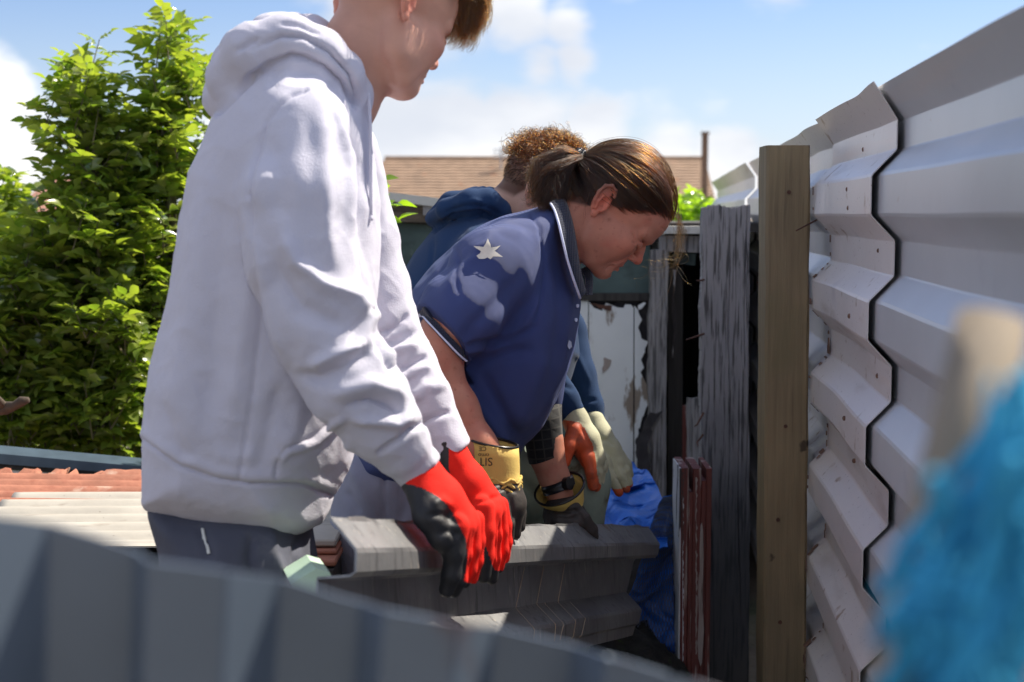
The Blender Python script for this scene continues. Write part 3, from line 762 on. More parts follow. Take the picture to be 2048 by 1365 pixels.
ae.build('aerial', M['galv'], house)
h2 = thing('distant_house', 'distant house with reddish brown roof half hidden by the shrub at left', 'house')
h2.location = (W(60, 400, 50).x, 50, 0)
a, b, c, d = W(20, 425, 47), W(105, 352, 50), W(260, 352, 50), W(260, 425, 47)
mb = MB(); mb.prism([a, b, c, d], Vector((0, 0, -.15))); mb.build('roof', M['redroof'], h2)
mb = MB(); mb.box((a.x + .3, 47.3, -1), (d.x, 53, a.z)); mb.build('wall', M['brick'], h2)

# ------------------------------------------------------------------ low roofs at left
def ribbed(name, x0, x1, y0, y1, z, m, label, pitch=.075, amp=.0065, slope=0.0, seed=0, ragged=0.0, tilt=0.0):
    r = np.random.RandomState(seed); nx = 40; ny = int((y1 - y0) / pitch * 8)
    X = np.linspace(x0, x1, nx); Yv = np.linspace(y0, y1, ny); XX, YY = np.meshgrid(X, Yv, indexing='ij')
    rag = r.normal(size=nx) * ragged
    YY = YY + np.clip((YY - y0) / (y1 - y0) - .8, 0, 1) * 5 * rag[:, None]
    ZZ = z + amp * np.sin((YY - y0) / pitch * 2 * math.pi) + slope * (YY - y0) + tilt * (XX - x0) + .003 * np.sin(XX * 5 + YY * 3 + seed)
    V, F = shell(np.stack([XX, YY, ZZ], 2), .004)
    return tag(mesh_np(name, V, F, m, None, True), label, 'roof sheet')
def zpx(py, Y): return W(0, py, Y).z
ribbed('roof_sheet', W(-150, 0, 2.7).x, W(664, 0, 2.7).x, 2.62, 3.12, zpx(1092, 2.62) - .0, M['palesheet'], 'pale sunlit corrugated roof sheet behind the hoodie wearer', slope=.0, seed=2, tilt=-.01)
ribbed('roof_sheet', W(-200, 0, 3.2).x, W(345, 0, 3.2).x, 3.02, 3.42, zpx(1013, 3.02) + .0, M['rusty'], 'rusty orange corrugated roof sheet under the metal rail', amp=.009, seed=5, ragged=.03)
# low dark shed below the roofs
mb = MB(); mb.box((W(-200, 0, 3).x, 2.66, 0), (W(640, 0, 2.7).x, 3.5, .635)); tag(mb.build('low_shed', M['wood_dark']), 'low dark timber shed carrying the pale and rusty roof sheets', 'shed')
for k, (xa, xb, ya, yb, Y, mm) in enumerate(((612, 672, 1080, 1094, 2.50, 'palesheet'), (618, 674, 1100, 1110, 2.49, 'rusty'), (612, 672, 1122, 1134, 2.45, 'rusty'))):
    a, b = W(xa - 120, ya, Y), W(xb, yb, Y); mb = MB(); mb.box((a.x, Y, b.z), (b.x, Y + .14, a.z), None, .003)
    tag(mb.build('offcut', M[mm]), ['pale board offcut sticking out under the pale roof sheet', 'pinkish rusty offcut in the middle of the little stack', 'orange rusty offcut lowest in the little stack'][k], 'offcut')
stack = MB(); a, b = W(500, 1136, 2.45), W(668, 1136, 2.45); stack.box((a.x, 2.44, 0), (b.x, 2.62, a.z - .002)); tag(stack.build('dark_crate', M['wood_dark']), 'dark box under the stack of offcuts', 'crate')
mb = MB(); a = W(-120, 897, 3.6); b = W(300, 935, 3.6)
rail = thing('metal_rail', 'blue grey metal rail running across in front of the shrub', 'rail'); rail.location = (a.x, 3.6, 0)
mb.prism([a, b, b + Vector((0, 0, -.022)), a + Vector((0, 0, -.028))], Vector((0, .05, .012))); mb.build('rail_cap', M['rail'], rail)
mb = MB(); mb.prism([a + Vector((0, .012, -.028)), b + Vector((0, .012, -.022)), b + Vector((0, .012, -.034)), a + Vector((0, .012, -.044))], Vector((0, .03, 0))); mb.build('rail_web', M['wood_dark'], rail)
mb = MB(); mb.prism([a + Vector((0, .02, -.048)), b + Vector((0, .02, -.037)), b + Vector((0, .02, -.3)), a + Vector((0, .02, -.3))], Vector((0, .004, 0))); mb.build('rail_panel', M['metal'], rail)
for px in (-40, 170, 280):
    p = W(px, 1000, 3.62); mb = MB(); mb.box((p.x - .02, 3.63, 0), (p.x + .02, 3.67, W(px, 930, 3.62).z)); mb.build('leg', M['wood_dark'], rail)
# sawn branch end at far left
mb = MB(); mb.tube([W(-90, 840, 3.5), W(-10, 822, 3.46), W(14, 816, 3.45), W(30, 812, 3.43), W(44, 803, 3.42), W(58, 800, 3.42)], [.014, .013, .017, .011, .013, .007], 9)
mb.tube([W(12, 818, 3.45), W(-6, 795, 3.42)], [.012, .007], 8)
tag(mb.build('branch', mat('branch_bark', (.07, .05, .035), .9, noise=30, var=.4, bump=.003, bscale=60), None, True), 'broken brown branch poking in at the left edge above the rail', 'branch')

# ------------------------------------------------------------------ sheet carried by the three people
def path_sheet(name, P, prof2, m, nseg, th, label, cat, jagtop=0.0, seed=0, skew=0.0, wob=.004, lean=0.0):
    """P: top edge world points; prof2: (out, down)"""
    r = np.random.RandomState(seed); P = np.array([tuple(p) for p in P]); L = np.r_[0, np.cumsum(np.linalg.norm(np.diff(P, axis=0), axis=1))]
    s = np.linspace(0, L[-1], nseg)
    C = np.stack([np.interp(s, L, P[:, a]) for a in range(3)], 1)
    for _ in range(6): C[1:-1] = (C[:-2] + 2 * C[1:-1] + C[2:]) / 4
    T = np.gradient(C, axis=0); T /= np.linalg.norm(T, axis=1)[:, None]
    D = np.tile(np.array([0, 0, -1.0]), (nseg, 1)); O = np.cross(D, T); O /= np.linalg.norm(O, axis=1)[:, None]; D = np.cross(T, O)
    G = np.zeros((nseg, len(prof2), 3)); j1 = jagtop * (np.sin(s * 41 + 1) * np.sin(s * 17) * 1.6 + np.sign(np.sin(s * 33 + np.sin(s * 9) * 3)) * .8 + r.normal(size=nseg) * .25)
    for j, (o_, d_) in enumerate(prof2):
        w = wob * np.sin(s * 9 + j) + .5 * wob * np.sin(s * 31 + j * 2)
        Cj = np.stack([np.interp(s * (1 - skew * max(d_, 0)), s, C[:, a]) for a in range(3)], 1)
        G[:, j] = Cj + O * (o_ + w + lean * d_)[:, None] + D * (np.full(nseg, d_) + (j1 if j == 0 else 0))[:, None]
    V, F = shell(G, th)
    return tag(mesh_np(name, V, F, m, None, False), label, cat), G
def prof_dense(pr, n=2):
    o = []
    for (a, b), (c, d) in zip(pr[:-1], pr[1:]):
        for i in range(n): o.append((a + (c - a) * i / n, b + (d - b) * i / n))
    return o + [pr[-1]]
hp = [W(672, 1040, 1.70), W(780, 1044, 1.87), W(860, 1049, 2.04), W(905, 1051, 2.18), W(945, 1052, 2.31), W(1000, 1052, 2.43), W(1090, 1052, 2.6), W(1190, 1053, 2.88), W(1250, 1054, 3.08), W(1304, 1056, 3.28)]
pr = [(-.010, -.002), (-.007, .003), (.026, .034), (.028, .038), (.029, .060), (.025, .064), (-.018, .070), (-.021, .077), (-.016, .146), (-.014, .150), (.027, .178), (.029, .182), (.030, .208), (.026, .213), (.027, .234)]
heldsheet, HG = path_sheet('carried_sheet', hp, pr, M['held'], 150, -.003, 'weathered grey ribbed roofing sheet held on edge by the three people', 'roofing sheet', jagtop=.0011, seed=3, wob=.0012, skew=.5)

for k, (i_, j0, j1) in enumerate(((84, 7, 13), (93, 7, 13), (97, 8, 13), (104, 7, 14), (110, 9, 14))):
    pts = [Vector(HG[i_ + (j - j0) // 5, j]) + Vector((.0035, -.0025, .0008)) for j in range(j0, j1)]
    mb = MB(); mb.tube(pts, .0007, 4); mb.build('scratch', M['scratch'], heldsheet)

# ------------------------------------------------------------------ dark sheet, very near, lower left
fp = [(-260, 1000), (-60, 1028), (90, 1050), (200, 1082), (330, 1128), (440, 1142), (560, 1160), (700, 1205), (860, 1236), (1000, 1262), (1240, 1318), (1420, 1375), (1600, 1430)]
P = [W(x, y - 4, .60 + .00005 * (x + 200)) for x, y in fp]
P = np.array([tuple(p) for p in P]); L = np.r_[0, np.cumsum(np.linalg.norm(np.diff(P, axis=0), axis=1))]; ns = 260; s = np.linspace(0, L[-1], ns)
C = np.stack([np.interp(s, L, P[:, a]) for a in range(3)], 1)
for _ in range(8): C[1:-1] = (C[:-2] + 2 * C[1:-1] + C[2:]) / 4
def trap(q):
    q = q % 1.0
    return 0 if q < .38 else (q - .38) / .14 if q < .52 else 1 if q < .84 else (1 - q) / .16
G = np.zeros((ns, 12, 3))
for j in range(12):
    dn = j * .035
    for i in range(ns):
        G[i, j] = C[i] + np.array([-.10 * dn + 0, -.034 * trap(s[i] / .105 + .30) + .16 * dn, .0088 * trap(s[i] / .105 + .30) - dn])
V, F = shell(G, .0015)
tag(mesh_np('dark_ribbed_sheet', V, F, M['dark_sheet'], None, False), 'dark blue grey ribbed sheet right in front of the camera, out of focus', 'roofing sheet')

# ------------------------------------------------------------------ stake and tangle of blue rope close to the camera at right
mb = MB(); a = W(1985, 640, .50); b = W(1815, 1420, .46)
mb.tube([a, W(1905, 1000, .48), b, Vector((b.x - .05, b.y, .05))], [.0125, .0135, .014, .015], 10)
tag(mb.build('stake', M['ropetan'], None, True), 'blurred tan wooden stake behind the blue rope', 'stake')
r2 = random.Random(12); mb = MB()
for k in range(170):
    x0 = r2.uniform(1985, 2150); y0 = r2.uniform(740, 1180); x1 = r2.uniform(1755, 2080); y1 = r2.uniform(1150, 1500)
    if k % 3 == 0: x0, y0 = r2.uniform(1830, 2080), r2.uniform(950, 1250)
    cx, cy = (x0 + x1) / 2 + r2.uniform(-90, 60), (y0 + y1) / 2 + r2.uniform(-70, 60)
    if cx < 1800: cx = 1800
    ya, yb = r2.uniform(.36, .48), r2.uniform(.36, .48); p = []
    for i in range(12):
        t = i / 11; p.append(W((1 - t)**2 * x0 + 2 * t * (1 - t) * cx + t * t * x1 + 8 * math.sin(i * 1.7 + k), (1 - t)**2 * y0 + 2 * t * (1 - t) * cy + t * t * y1, ya + (yb - ya) * t))
    mb.tube(p, r2.choice([.0008, .0011, .0014, .0028]), 5)
tag(mb.build('rope_tangle', M['bluerope'], None, True), 'out of focus tangle of bright blue rope at the lower right', 'rope')

# ------------------------------------------------------------------ blue tarpaulin with netting
def crumple(px_l, px_r, ys, Y0, Y1, nu, nv, amp, seed):
    """rows given as pixel outline (left, right) at each y; returns a grid"""
    G = np.zeros((nu, nv, 3)); v = np.linspace(0, 1, nv)
    yy = np.interp(v, np.linspace(0, 1, len(ys)), ys); l = np.interp(v, np.linspace(0, 1, len(ys)), px_l); rr_ = np.interp(v, np.linspace(0, 1, len(ys)), px_r)
    for j in range(nv):
        for i in range(nu):
            u = i / (nu - 1); G[i, j] = W(l[j] + (rr_[j] - l[j]) * u, yy[j], Y0 + (Y1 - Y0) * (1 - v[j]))
    Pn = G.reshape(-1, 3)
    d = (1 - np.abs(noise3(Pn, 3.2, seed))) * 1.5 + (1 - np.abs(noise3(Pn, 6, seed + 1))) * .8 + np.abs(noise3(Pn, 14, seed + 2)) * .22
    G[:, :, 1] -= (d * amp).reshape(nu, nv); G[:, :, 2] += (noise3(Pn, 7, seed + 5) * amp * .4).reshape(nu, nv)
    return G
G = crumple([1205, 1190, 1175, 1168, 1165], [1265, 1300, 1318, 1322, 1328], [922, 945, 980, 1030, 1085], 3.45, 3.95, 90, 80, .05, 3)
V, F = shell(G, .001)
tag(mesh_np('tarpaulin', V, F, M['tarp'], None, False), 'crumpled bright blue tarpaulin heaped beyond the end of the carried sheet', 'tarpaulin')
G = crumple([1322, 1300, 1280, 1262, 1247, 1240, 1236], [1350, 1352, 1354, 1350, 1352, 1354, 1350], [990, 1040, 1100, 1160, 1210, 1270, 1340], 3.42, 3.5, 70, 140, .03, 9)
V, F = shell(G, .001)
hang = thing('hanging_tarpaulin', 'blue tarpaulin under dark netting hanging beside the red brown frame', 'tarpaulin'); hang.location = (float(G[30, 60, 0]), 3.45, float(G[30, 60, 2]))
mesh_np('tarpaulin_sheet', V, F, M['tarp'], hang, False)
mb = MB(); Gn = G.copy(); Gn[:, :, 1] -= .012; nu, nv = 70, 140
for k in range(-nv, nu, 4):
    for sgn in (1, -1):
        p = []
        for t in range(0, nv, 3):
            i = k + t * 1 // 2 * 1 if sgn == 1 else (nu - 1) - (k + t // 2)
            if 0 <= i < nu: p.append(tuple(Gn[i, t]))
        if len(p) > 2: mb.tube(p, .0011, 3, False)
tag(mb.build('netting', M['net'], hang, recalc=False), kind='stuff')
# dark mound added to stand in for the shaded void under the sheet's far end
g_ = 50; V_ = []; F_ = []
for i in range(g_):
    for j in range(g_):
        x_, y_ = -.15 + .62 * i / (g_ - 1), 2.95 + .75 * j / (g_ - 1); V_.append((x_, y_, .02 + .36 * math.sin(math.pi * i / (g_ - 1)) ** .5 * math.sin(math.pi * j / (g_ - 1)) ** .6))
V_ = np.array(V_); V_[:, 2] += (noise3(V_, 5, 3) * .03 + noise3(V_, 17, 4) * .012) * (V_[:, 2] > .05)
for i in range(g_ - 1):
    for j in range(g_ - 1): F_.append((i * g_ + j, (i + 1) * g_ + j, (i + 1) * g_ + j + 1, i * g_ + j + 1))
M['shade_fill'] = mat('dark_shade_fill', (.022, .02, .016), .95, noise=30, var=.5, bump=.01, bscale=40, layers=[(30, .64, .7, (.03, .05, .012), 4)])
tag(mesh_np('shade_mound', V_, F_, M['shade_fill'], None, True), kind='stuff')
# pale mint crate corner beside the carried sheet, half hidden
mb = MB(); q = [(582, 1168), (632, 1138), (660, 1146), (672, 1176), (668, 1200), (640, 1206), (600, 1195)]
mb.prism([W(x, y, 1.86) for x, y in q], Vector((-.03, .12, -.01)))
o = mb.build('plastic_tub', M['mint'], None); tag(o, 'pale mint green plastic tub corner left of the carried sheet', 'tub')
# ------------------------------------------------------------------ leaves and shrubs
def leaf_material(name, c, c2, trans=.35):
    m = mat(name, c, .24, noise=9, var=.3, spec=1.0); nt = m.node_tree; b = nt.nodes['Principled BSDF']
    inf = nt.nodes.new('ShaderNodeObjectInfo'); 
    geo = nt.nodes.new('ShaderNodeNewGeometry')
    prev = b.inputs['Base Color'].links[0].from_socket
    mm = nt.nodes.new('ShaderNodeMix'); mm.data_type = 'RGBA'; nt.links.new(geo.outputs['Random Per Island'], mm.inputs['Factor'])
    nt.links.new(prev, mm.inputs[6]); mm.inputs[7].default_value = (*c2, 1); nt.links.new(mm.outputs[2], b.inputs['Base Color'])
    tr = nt.nodes.new('ShaderNodeBsdfTranslucent'); ad = nt.nodes.new('ShaderNodeMixShader'); ad.inputs[0].default_value = trans
    mu = nt.nodes.new('ShaderNodeMix'); mu.data_type = 'RGBA'; mu.blend_type = 'MULTIPLY'; mu.inputs['Factor'].default_value = 1; nt.links.new(mm.outputs[2], mu.inputs[6]); mu.inputs[7].default_value = (2.6, 2.9, .8, 1)
    nt.links.new(mu.outputs[2], tr.inputs[0])
    o = nt.nodes['Material Output']; nt.links.new(b.outputs[0], ad.inputs[1]); nt.links.new(tr.outputs[0], ad.inputs[2]); nt.links.new(ad.outputs[0], o.inputs[0])
    return m
LM = leaf_material('elder_leaf', (.115, .18, .035), (.26, .28, .07), .36)
LM2 = leaf_material('young_leaf', (.16, .26, .03), (.22, .30, .04), .5)
STEM = mat('green_brown_stem', (.14, .12, .06), .8, noise=20, var=.3)
def leaflet(L, wd_, fold, droop):
    """pointed oval leaflet along +x, folded on its midrib; returns V, F (quads/tris)"""
    xs = [0, .12, .32, .55, .78, 1.0]; ws = [.02, .55, 1.0, .92, .5, .02]; V = []; F = []
    for x, w in zip(xs, ws):
        z = -droop * x * x * L
        V += [(x * L, -w * wd_, z + w * wd_ * fold), (x * L, 0, z), (x * L, w * wd_, z + w * wd_ * fold)]
    for i in range(5):
        a = i * 3; F += [(a, a + 3, a + 4, a + 1), (a + 1, a + 4, a + 5, a + 2)]
    return np.array(V), np.array(F)
def compound(seed):
    r = random.Random(seed); V = []; F = []; o = 0
    L = .105
    rach = [((0, 0), 0, 1.0)]
    spec = [(L, 0, 1.0)] + [(L * t, s * r.uniform(.85, 1.15), .85 + .1 * t) for t in (.38, .72) for s in (1, -1)]
    if seed % 2: spec += [(L * .1, 1, .7), (L * .1, -1, .7)]
    for (x, s, k) in spec:
        v, f = leaflet(.078 * k, .0235 * k, r.uniform(.25, .6), r.uniform(.1, .45))
        an = s * 1.05; R = np.array([[math.cos(an), -math.sin(an), 0], [math.sin(an), math.cos(an), 0], [0, 0, 1]])
        tw = r.uniform(-.5, .5); Rx = np.array([[1, 0, 0], [0, math.cos(tw), -math.sin(tw)], [0, math.sin(tw), math.cos(tw)]])
        v = v @ Rx.T @ R.T + np.array([x, 0, -.25 * x * x / L]); V.append(v); F.append(f + o); o += len(v)
    # rachis as a thin strip
    n = 4; v = []; 
    for i in range(n + 1):
        x = L * i / n; v += [(x, -.0011, -.25 * x * x / L - .0005), (x, .0011, -.25 * x * x / L - .0005)]
    V.append(np.array(v)); F.append(np.array([(2 * i, 2 * i + 2, 2 * i + 3, 2 * i + 1) for i in range(n)]) + o)
    return np.concatenate(V), np.concatenate(F)
LEAVES = [compound(k) for k in range(7)]
def rotm(fwd, roll):
    f = np.array(fwd, dtype=float); f /= np.linalg.norm(f); up = np.array([0, 0, 1.0]); 
    l = np.cross(up, f); l /= np.linalg.norm(l) + 1e-9; u = np.cross(f, l)
    c, s_ = math.cos(roll), math.sin(roll); l2 = l * c + u * s_; u2 = -l * s_ + u * c
    return np.stack([f, l2, u2], 1)
def shrub(name, label, base, tips, nleaf, nobj, seed, blobs, lm=LM, size=1.0, cat='shrub', group=None, inner=True):
    """blobs: (px, py, rx, ry, Y, ry_depth): the crown's lumps, each filled with leafy shoots"""
    r = random.Random(seed); root = thing(name, label, cat, group); root.location = base
    shoots = []; wts = [b[2] * b[3] for b in blobs]; tot = sum(wts)
    leaves = []
    for b, w in zip(blobs, wts):
        c = W(b[0], b[1], b[4]); rx = b[2] / FPX * b[4]; rz_ = b[3] / FPX * b[4]; ry = b[5]
        n = max(2, int(nleaf * w / tot / 9))
        for _ in range(n):
            while True:
                q = [r.uniform(-1, 1) for _ in range(3)]
                d = sum(t * t for t in q)
                if .12 < d < 1: break
            # shoots stand at the rim more than in the middle
            if r.random() < .55:
                k = (r.uniform(.72, 1.03)) / math.sqrt(d); q = [t * k for t in q]
            p0 = np.array([c.x + q[0] * rx, c.y + q[1] * ry, c.z + q[2] * rz_])
            up = np.array([q[0] * .45 + r.gauss(0, .25), q[1] * .35 + r.gauss(0, .25), 1.0 + r.gauss(0, .2)]); up /= np.linalg.norm(up)
            ln = r.uniform(.12, .26) * size; start = p0 - up * ln * .6
            shoots.append((start, start + up * ln))
            ph = r.uniform(0, 6)
            for i in range(9):
                t = .15 + .85 * i / 8; an = ph + i * 2.2
                out_ = np.array([math.cos(an), math.sin(an), 0]) ; el = .25 + .5 * t + r.gauss(0, .2)
                f = out_ * math.cos(el) + up * math.sin(el)
                leaves.append((start + up * ln * t, f, r.gauss(0, .35), size * r.uniform(.6, 1.12) * (1.05 - .35 * t), r.randrange(len(LEAVES))))
    P = np.array([q[0] for q in leaves]); u, v = project(P)
    # nearest leaves inside the frame become objects of their own
    score = P[:, 1] - size * 0 + np.where((u < -20) | (u > 2060) | (v < -20), 9, 0) + np.where((u > 330) & (u < 760) & (v > 350), 5, 0)
    order = np.argsort(score)
    meshes = []
    for (v_, f_) in LEAVES:
        me = bpy.data.meshes.new('leaf'); me.from_pydata(v_.tolist(), [], [tuple(int(a) for a in q) for q in f_]); me.materials.append(lm); meshes.append(me)
        me.polygons.foreach_set('use_smooth', np.ones(len(me.polygons), bool))
    BV = []; BF = []; o = 0
    for k, i in enumerate(order):
        p, f, roll, sz, kind = leaves[i]; R = rotm(f, roll)
        if k < nobj:
            ob = bpy.data.objects.new('leaf', meshes[kind]); Mx = Matrix(((*(R[0] * sz), 0), (*(R[1] * sz), 0), (*(R[2] * sz), 0), (0, 0, 0, 1)))
            Mx.translation = Vector(p) - root.location; ob.matrix_local = Mx; COL.objects.link(ob); ob.parent = root
        else:
            v_, f_ = LEAVES[kind]; BV.append((v_ * sz) @ R.T + p); BF.append(f_ + o); o += len(v_)
    if BV: tag(mesh_np('foliage', np.concatenate(BV), np.concatenate(BF).astype(np.int32), lm, root, True), kind='stuff')
    mb = MB(); bz = Vector(base)
    hubs = [bz + Vector((r.gauss(0, .12), r.gauss(0, .1), .35 + r.random() * .3)) for _ in range(6)]
    for h in hubs: mb.tube([bz, (bz + h) / 2 + Vector((r.gauss(0, .03), 0, 0)), h], [.022, .018, .014], 6)
    cent = []
    for b in blobs: 
        c = W(b[0], b[1], b[4]); h = min(hubs, key=lambda q: (q - c).length); mid = (h + c) / 2 + Vector((r.gauss(0, .05), r.gauss(0, .05), 0)); mb.tube([h, mid, c], [.013, .01, .006], 5); cent.append(c)
    for (s0, s1) in shoots:
        c = min(cent, key=lambda q: (q - Vector(s0)).length)
        if (c - Vector(s0)).length < .6: mb.tube([c, Vector(s0) , Vector(s1)], [.004, .003, .0015], 3, False)
        else: mb.tube([Vector(s0), Vector(s1)], [.003, .0015], 3, False)
    mb.build('stem', STEM, root, recalc=False)
    return root
bl = [(358, 130, 40, 78, 4.3, .14), (345, 250, 62, 80, 4.3, .18), (185, 158, 34, 46, 4.25, .12), (165, 240, 62, 62, 4.2, .18), (265, 335, 110, 85, 4.3, .22), (190, 350, 60, 55, 4.15, .16),
      (185, 470, 110, 95, 4.2, .25), (330, 470, 95, 120, 4.35, .25), (110, 540, 80, 70, 4.1, .2), (60, 650, 110, 110, 4.15, .25), (200, 640, 140, 120, 4.2, .3), (300, 680, 90, 120, 4.4, .25),
      (60, 790, 120, 110, 4.2, .25), (210, 800, 120, 110, 4.25, .3), (330, 820, 70, 100, 4.4, .25), (450, 500, 70, 200, 4.6, .25), (-80, 700, 100, 200, 4.3, .3), (120, 930, 220, 60, 4.5, .3)]
gb = W(180, 1000, 4.35); shrub('elder_shrub', 'tall leafy green elder shrub with bright shiny leaves behind the hoodie wearer', Vector((gb.x, gb.y, 0)), None, 4700, 300, 5, bl, size=.80)
bl = [(-8, 420, 26, 40, 4.8, .12), (-40, 500, 60, 70, 4.8, .2), (50, 520, 45, 30, 4.9, .15), (10, 580, 60, 80, 4.9, .2)]
gb = W(0, 1000, 4.9); shrub('leafy_bush', 'lower darker leafy bush at the left edge, left of the tall elder shrub', Vector((gb.x, gb.y, 0)), None, 800, 60, 8, bl, size=.9)
bl = [(728, 385, 14, 24, 3.9, .05), (732, 440, 14, 30, 3.9, .05)]
gb = W(735, 1000, 3.9); shrub('elder_sprig', 'small yellow green leafy sprig showing right of the hoodie chest', Vector((gb.x, gb.y, 0)), None, 40, 40, 11, bl, lm=LM2, size=.72, inner=False)
bl = [(1385, 436, 26, 14, 9.0, .4), (1340, 440, 60, 14, 9.2, .4)]
gb = W(1380, 900, 9.0); shrub('far_bush', 'sunlit yellow green bush top seen above the shed roof edge', Vector((gb.x, gb.y, 0)), None, 260, 0, 12, bl, lm=LM2, size=1.1)
# dark ground cover behind the shrub so no bare gap opens low down
# ------------------------------------------------------------------ people: materials
from mathutils.bvhtree import BVHTree
M['skin_w'] = mat('tanned_skin', (.50, .215, .145), .48, noise=30, var=.10, tint=True, sss=.12, bump=.00035, bscale=420, spec=.4, layers=[(22, .52, .75, (.47, .15, .10), 4), (70, .60, .75, (.36, .14, .09), 4), (300, .70, .76, (.26, .11, .07), 2)])
M['skin_a'] = mat('light_skin', (.60, .32, .23), .5, noise=25, var=.07, tint=True, sss=.12, bump=.0002, bscale=300, spec=.35, layers=[(40, .6, .8, (.60, .28, .20), 4)])
M['skin_c'] = mat('fair_skin', (.58, .36, .27), .5, noise=25, var=.07, tint=True, sss=.12, spec=.35, layers=[(300, .71, .75, (.2, .1, .07), 2)])
M['hoodie_a'] = mat('lavender_grey_fleece', (.60, .59, .68), .9, noise=4, var=.04, bump=.0009, bscale=420, spec=.15, sheen=.12)
M['hoodie_c'] = mat('petrol_blue_fleece', (.019, .045, .110), .9, noise=4, var=.08, bump=.0005, bscale=600, spec=.12, sheen=.06)
M['polo'] = weave_mat('navy_pique', (.036, .062, .215), (.020, .034, .12), 2500, bump=.0005, rough=.6, sheen=.06, spec=.4)
M['polo_trim'] = weave_mat('dark_navy_rib', (.022, .028, .055), (.012, .015, .03), 1100, bump=.0004, rough=.85)
M['stripe'] = mat('pale_blue_white_piping', (.62, .66, .85), .7, noise=90, var=.08)
M['sun_fleck'] = mat('cream_sun_fleck', (.60, .575, .51), .8, noise=60, var=.12)  # pale colour standing in for a fleck of sunlight
M['trouser_a'] = mat('dark_navy_jersey', (.075, .080, .11), .85, noise=9, var=.2, bump=.0006, bscale=200, layers=[(9, .62, .72, (.13, .13, .15), 5)])
M['trouser_w'] = mat('blue_grey_work_trousers', (.24, .25, .32), .85, noise=9, var=.12, bump=.0006, bscale=300)
M['trouser_c'] = mat('pale_green_stained_trousers', (.27, .33, .27), .85, noise=9, var=.2, bump=.0006, bscale=200, layers=[(14, .55, .68, (.10, .095, .06), 6), (7, .6, .75, (.40, .50, .42), 4)])
M['shoe'] = mat('dark_shoe', (.03, .03, .03), .6)
M['redglove'] = mat('red_knit_and_black_rubber', (.86, .028, .018), .85, noise=40, var=.10, bump=.0006, bscale=420, tint=True, spec=.12)
M['blackrub'] = mat('black_rubber_palm', (.022, .022, .025), .58, noise=30, var=.3, bump=.0008, bscale=120, spec=.5)
M['yglove'] = mat('yellow_cotton', (.62, .44, .12), .85, noise=14, var=.12, bump=.0006, bscale=250, layers=[(12, .62, .75, (.34, .24, .09), 5)])
M['bglove'] = mat('dirty_dark_brown_rubber', (.034, .027, .024), .6, noise=20, var=.45, bump=.0010, bscale=90, layers=[(16, .60, .72, (.12, .09, .07), 5)])
M['cglove'] = mat('dirty_cream_knit', (.46, .45, .31), .85, noise=16, var=.15, bump=.0006, bscale=300, layers=[(22, .6, .72, (.22, .23, .17), 6)])
M['oglove'] = mat('orange_latex', (.58, .10, .035), .5, noise=30, var=.25, bump=.0006, bscale=120, layers=[(18, .60, .72, (.25, .07, .04), 5)])
M['black'] = mat('black_plastic', (.012, .012, .013), .3)
M['metalbit'] = mat('polished_metal', (.7, .7, .7), .2, metal=1.0)
M['blacknet'] = weave_mat('black_diamond_pattern', (.011, .011, .013), (.045, .042, .038), 330, diag=True)
M['ink'] = mat('black_print', (.05, .05, .03), .8)
M['elastic'] = mat('white_cord', (.7, .7, .66), .8)
def hair_mat(name, melanin, red, rough=.28, tintc=(1, 1, 1)):
    m = bpy.data.materials.new(name); m.use_nodes = True; nt = m.node_tree; nt.nodes.clear()
    o = nt.nodes.new('ShaderNodeOutputMaterial'); h = nt.nodes.new('ShaderNodeBsdfHairPrincipled'); h.parametrization = 'MELANIN'
    h.inputs['Melanin'].default_value = melanin; h.inputs['Melanin Redness'].default_value = red; h.inputs['Roughness'].default_value = rough
    h.inputs['Random Color'].default_value = .35; h.inputs['Random Roughness'].default_value = .2; h.inputs['Tint'].default_value = (*tintc, 1)
    hi = nt.nodes.new('ShaderNodeHairInfo'); nt.links.new(hi.outputs['Random'], h.inputs['Random'])
    nt.links.new(h.outputs[0], o.inputs[0]); return m
M['hair_w'] = hair_mat('brown_hair', .75, .5)
M['hair_w2'] = hair_mat('light_loose_hair', .56, .55)
M['hair_a'] = hair_mat('ginger_brown_hair', .50, .8)
M['hair_c'] = hair_mat('curly_brown_hair', .60, .5)
M['stubble'] = hair_mat('dark_short_hair', .86, .6)

def frame(pitch, yaw):
    th, ps = math.radians(pitch), math.radians(yaw)
    f = np.array([math.cos(th) * math.cos(ps), math.cos(th) * math.sin(ps), -math.sin(th)]); l = np.array([-math.sin(ps), math.cos(ps), 0])
    return np.stack([f, l, np.cross(f, l)], 1)      # columns: forward, left, up
def w3(v): return np.array(tuple(v))

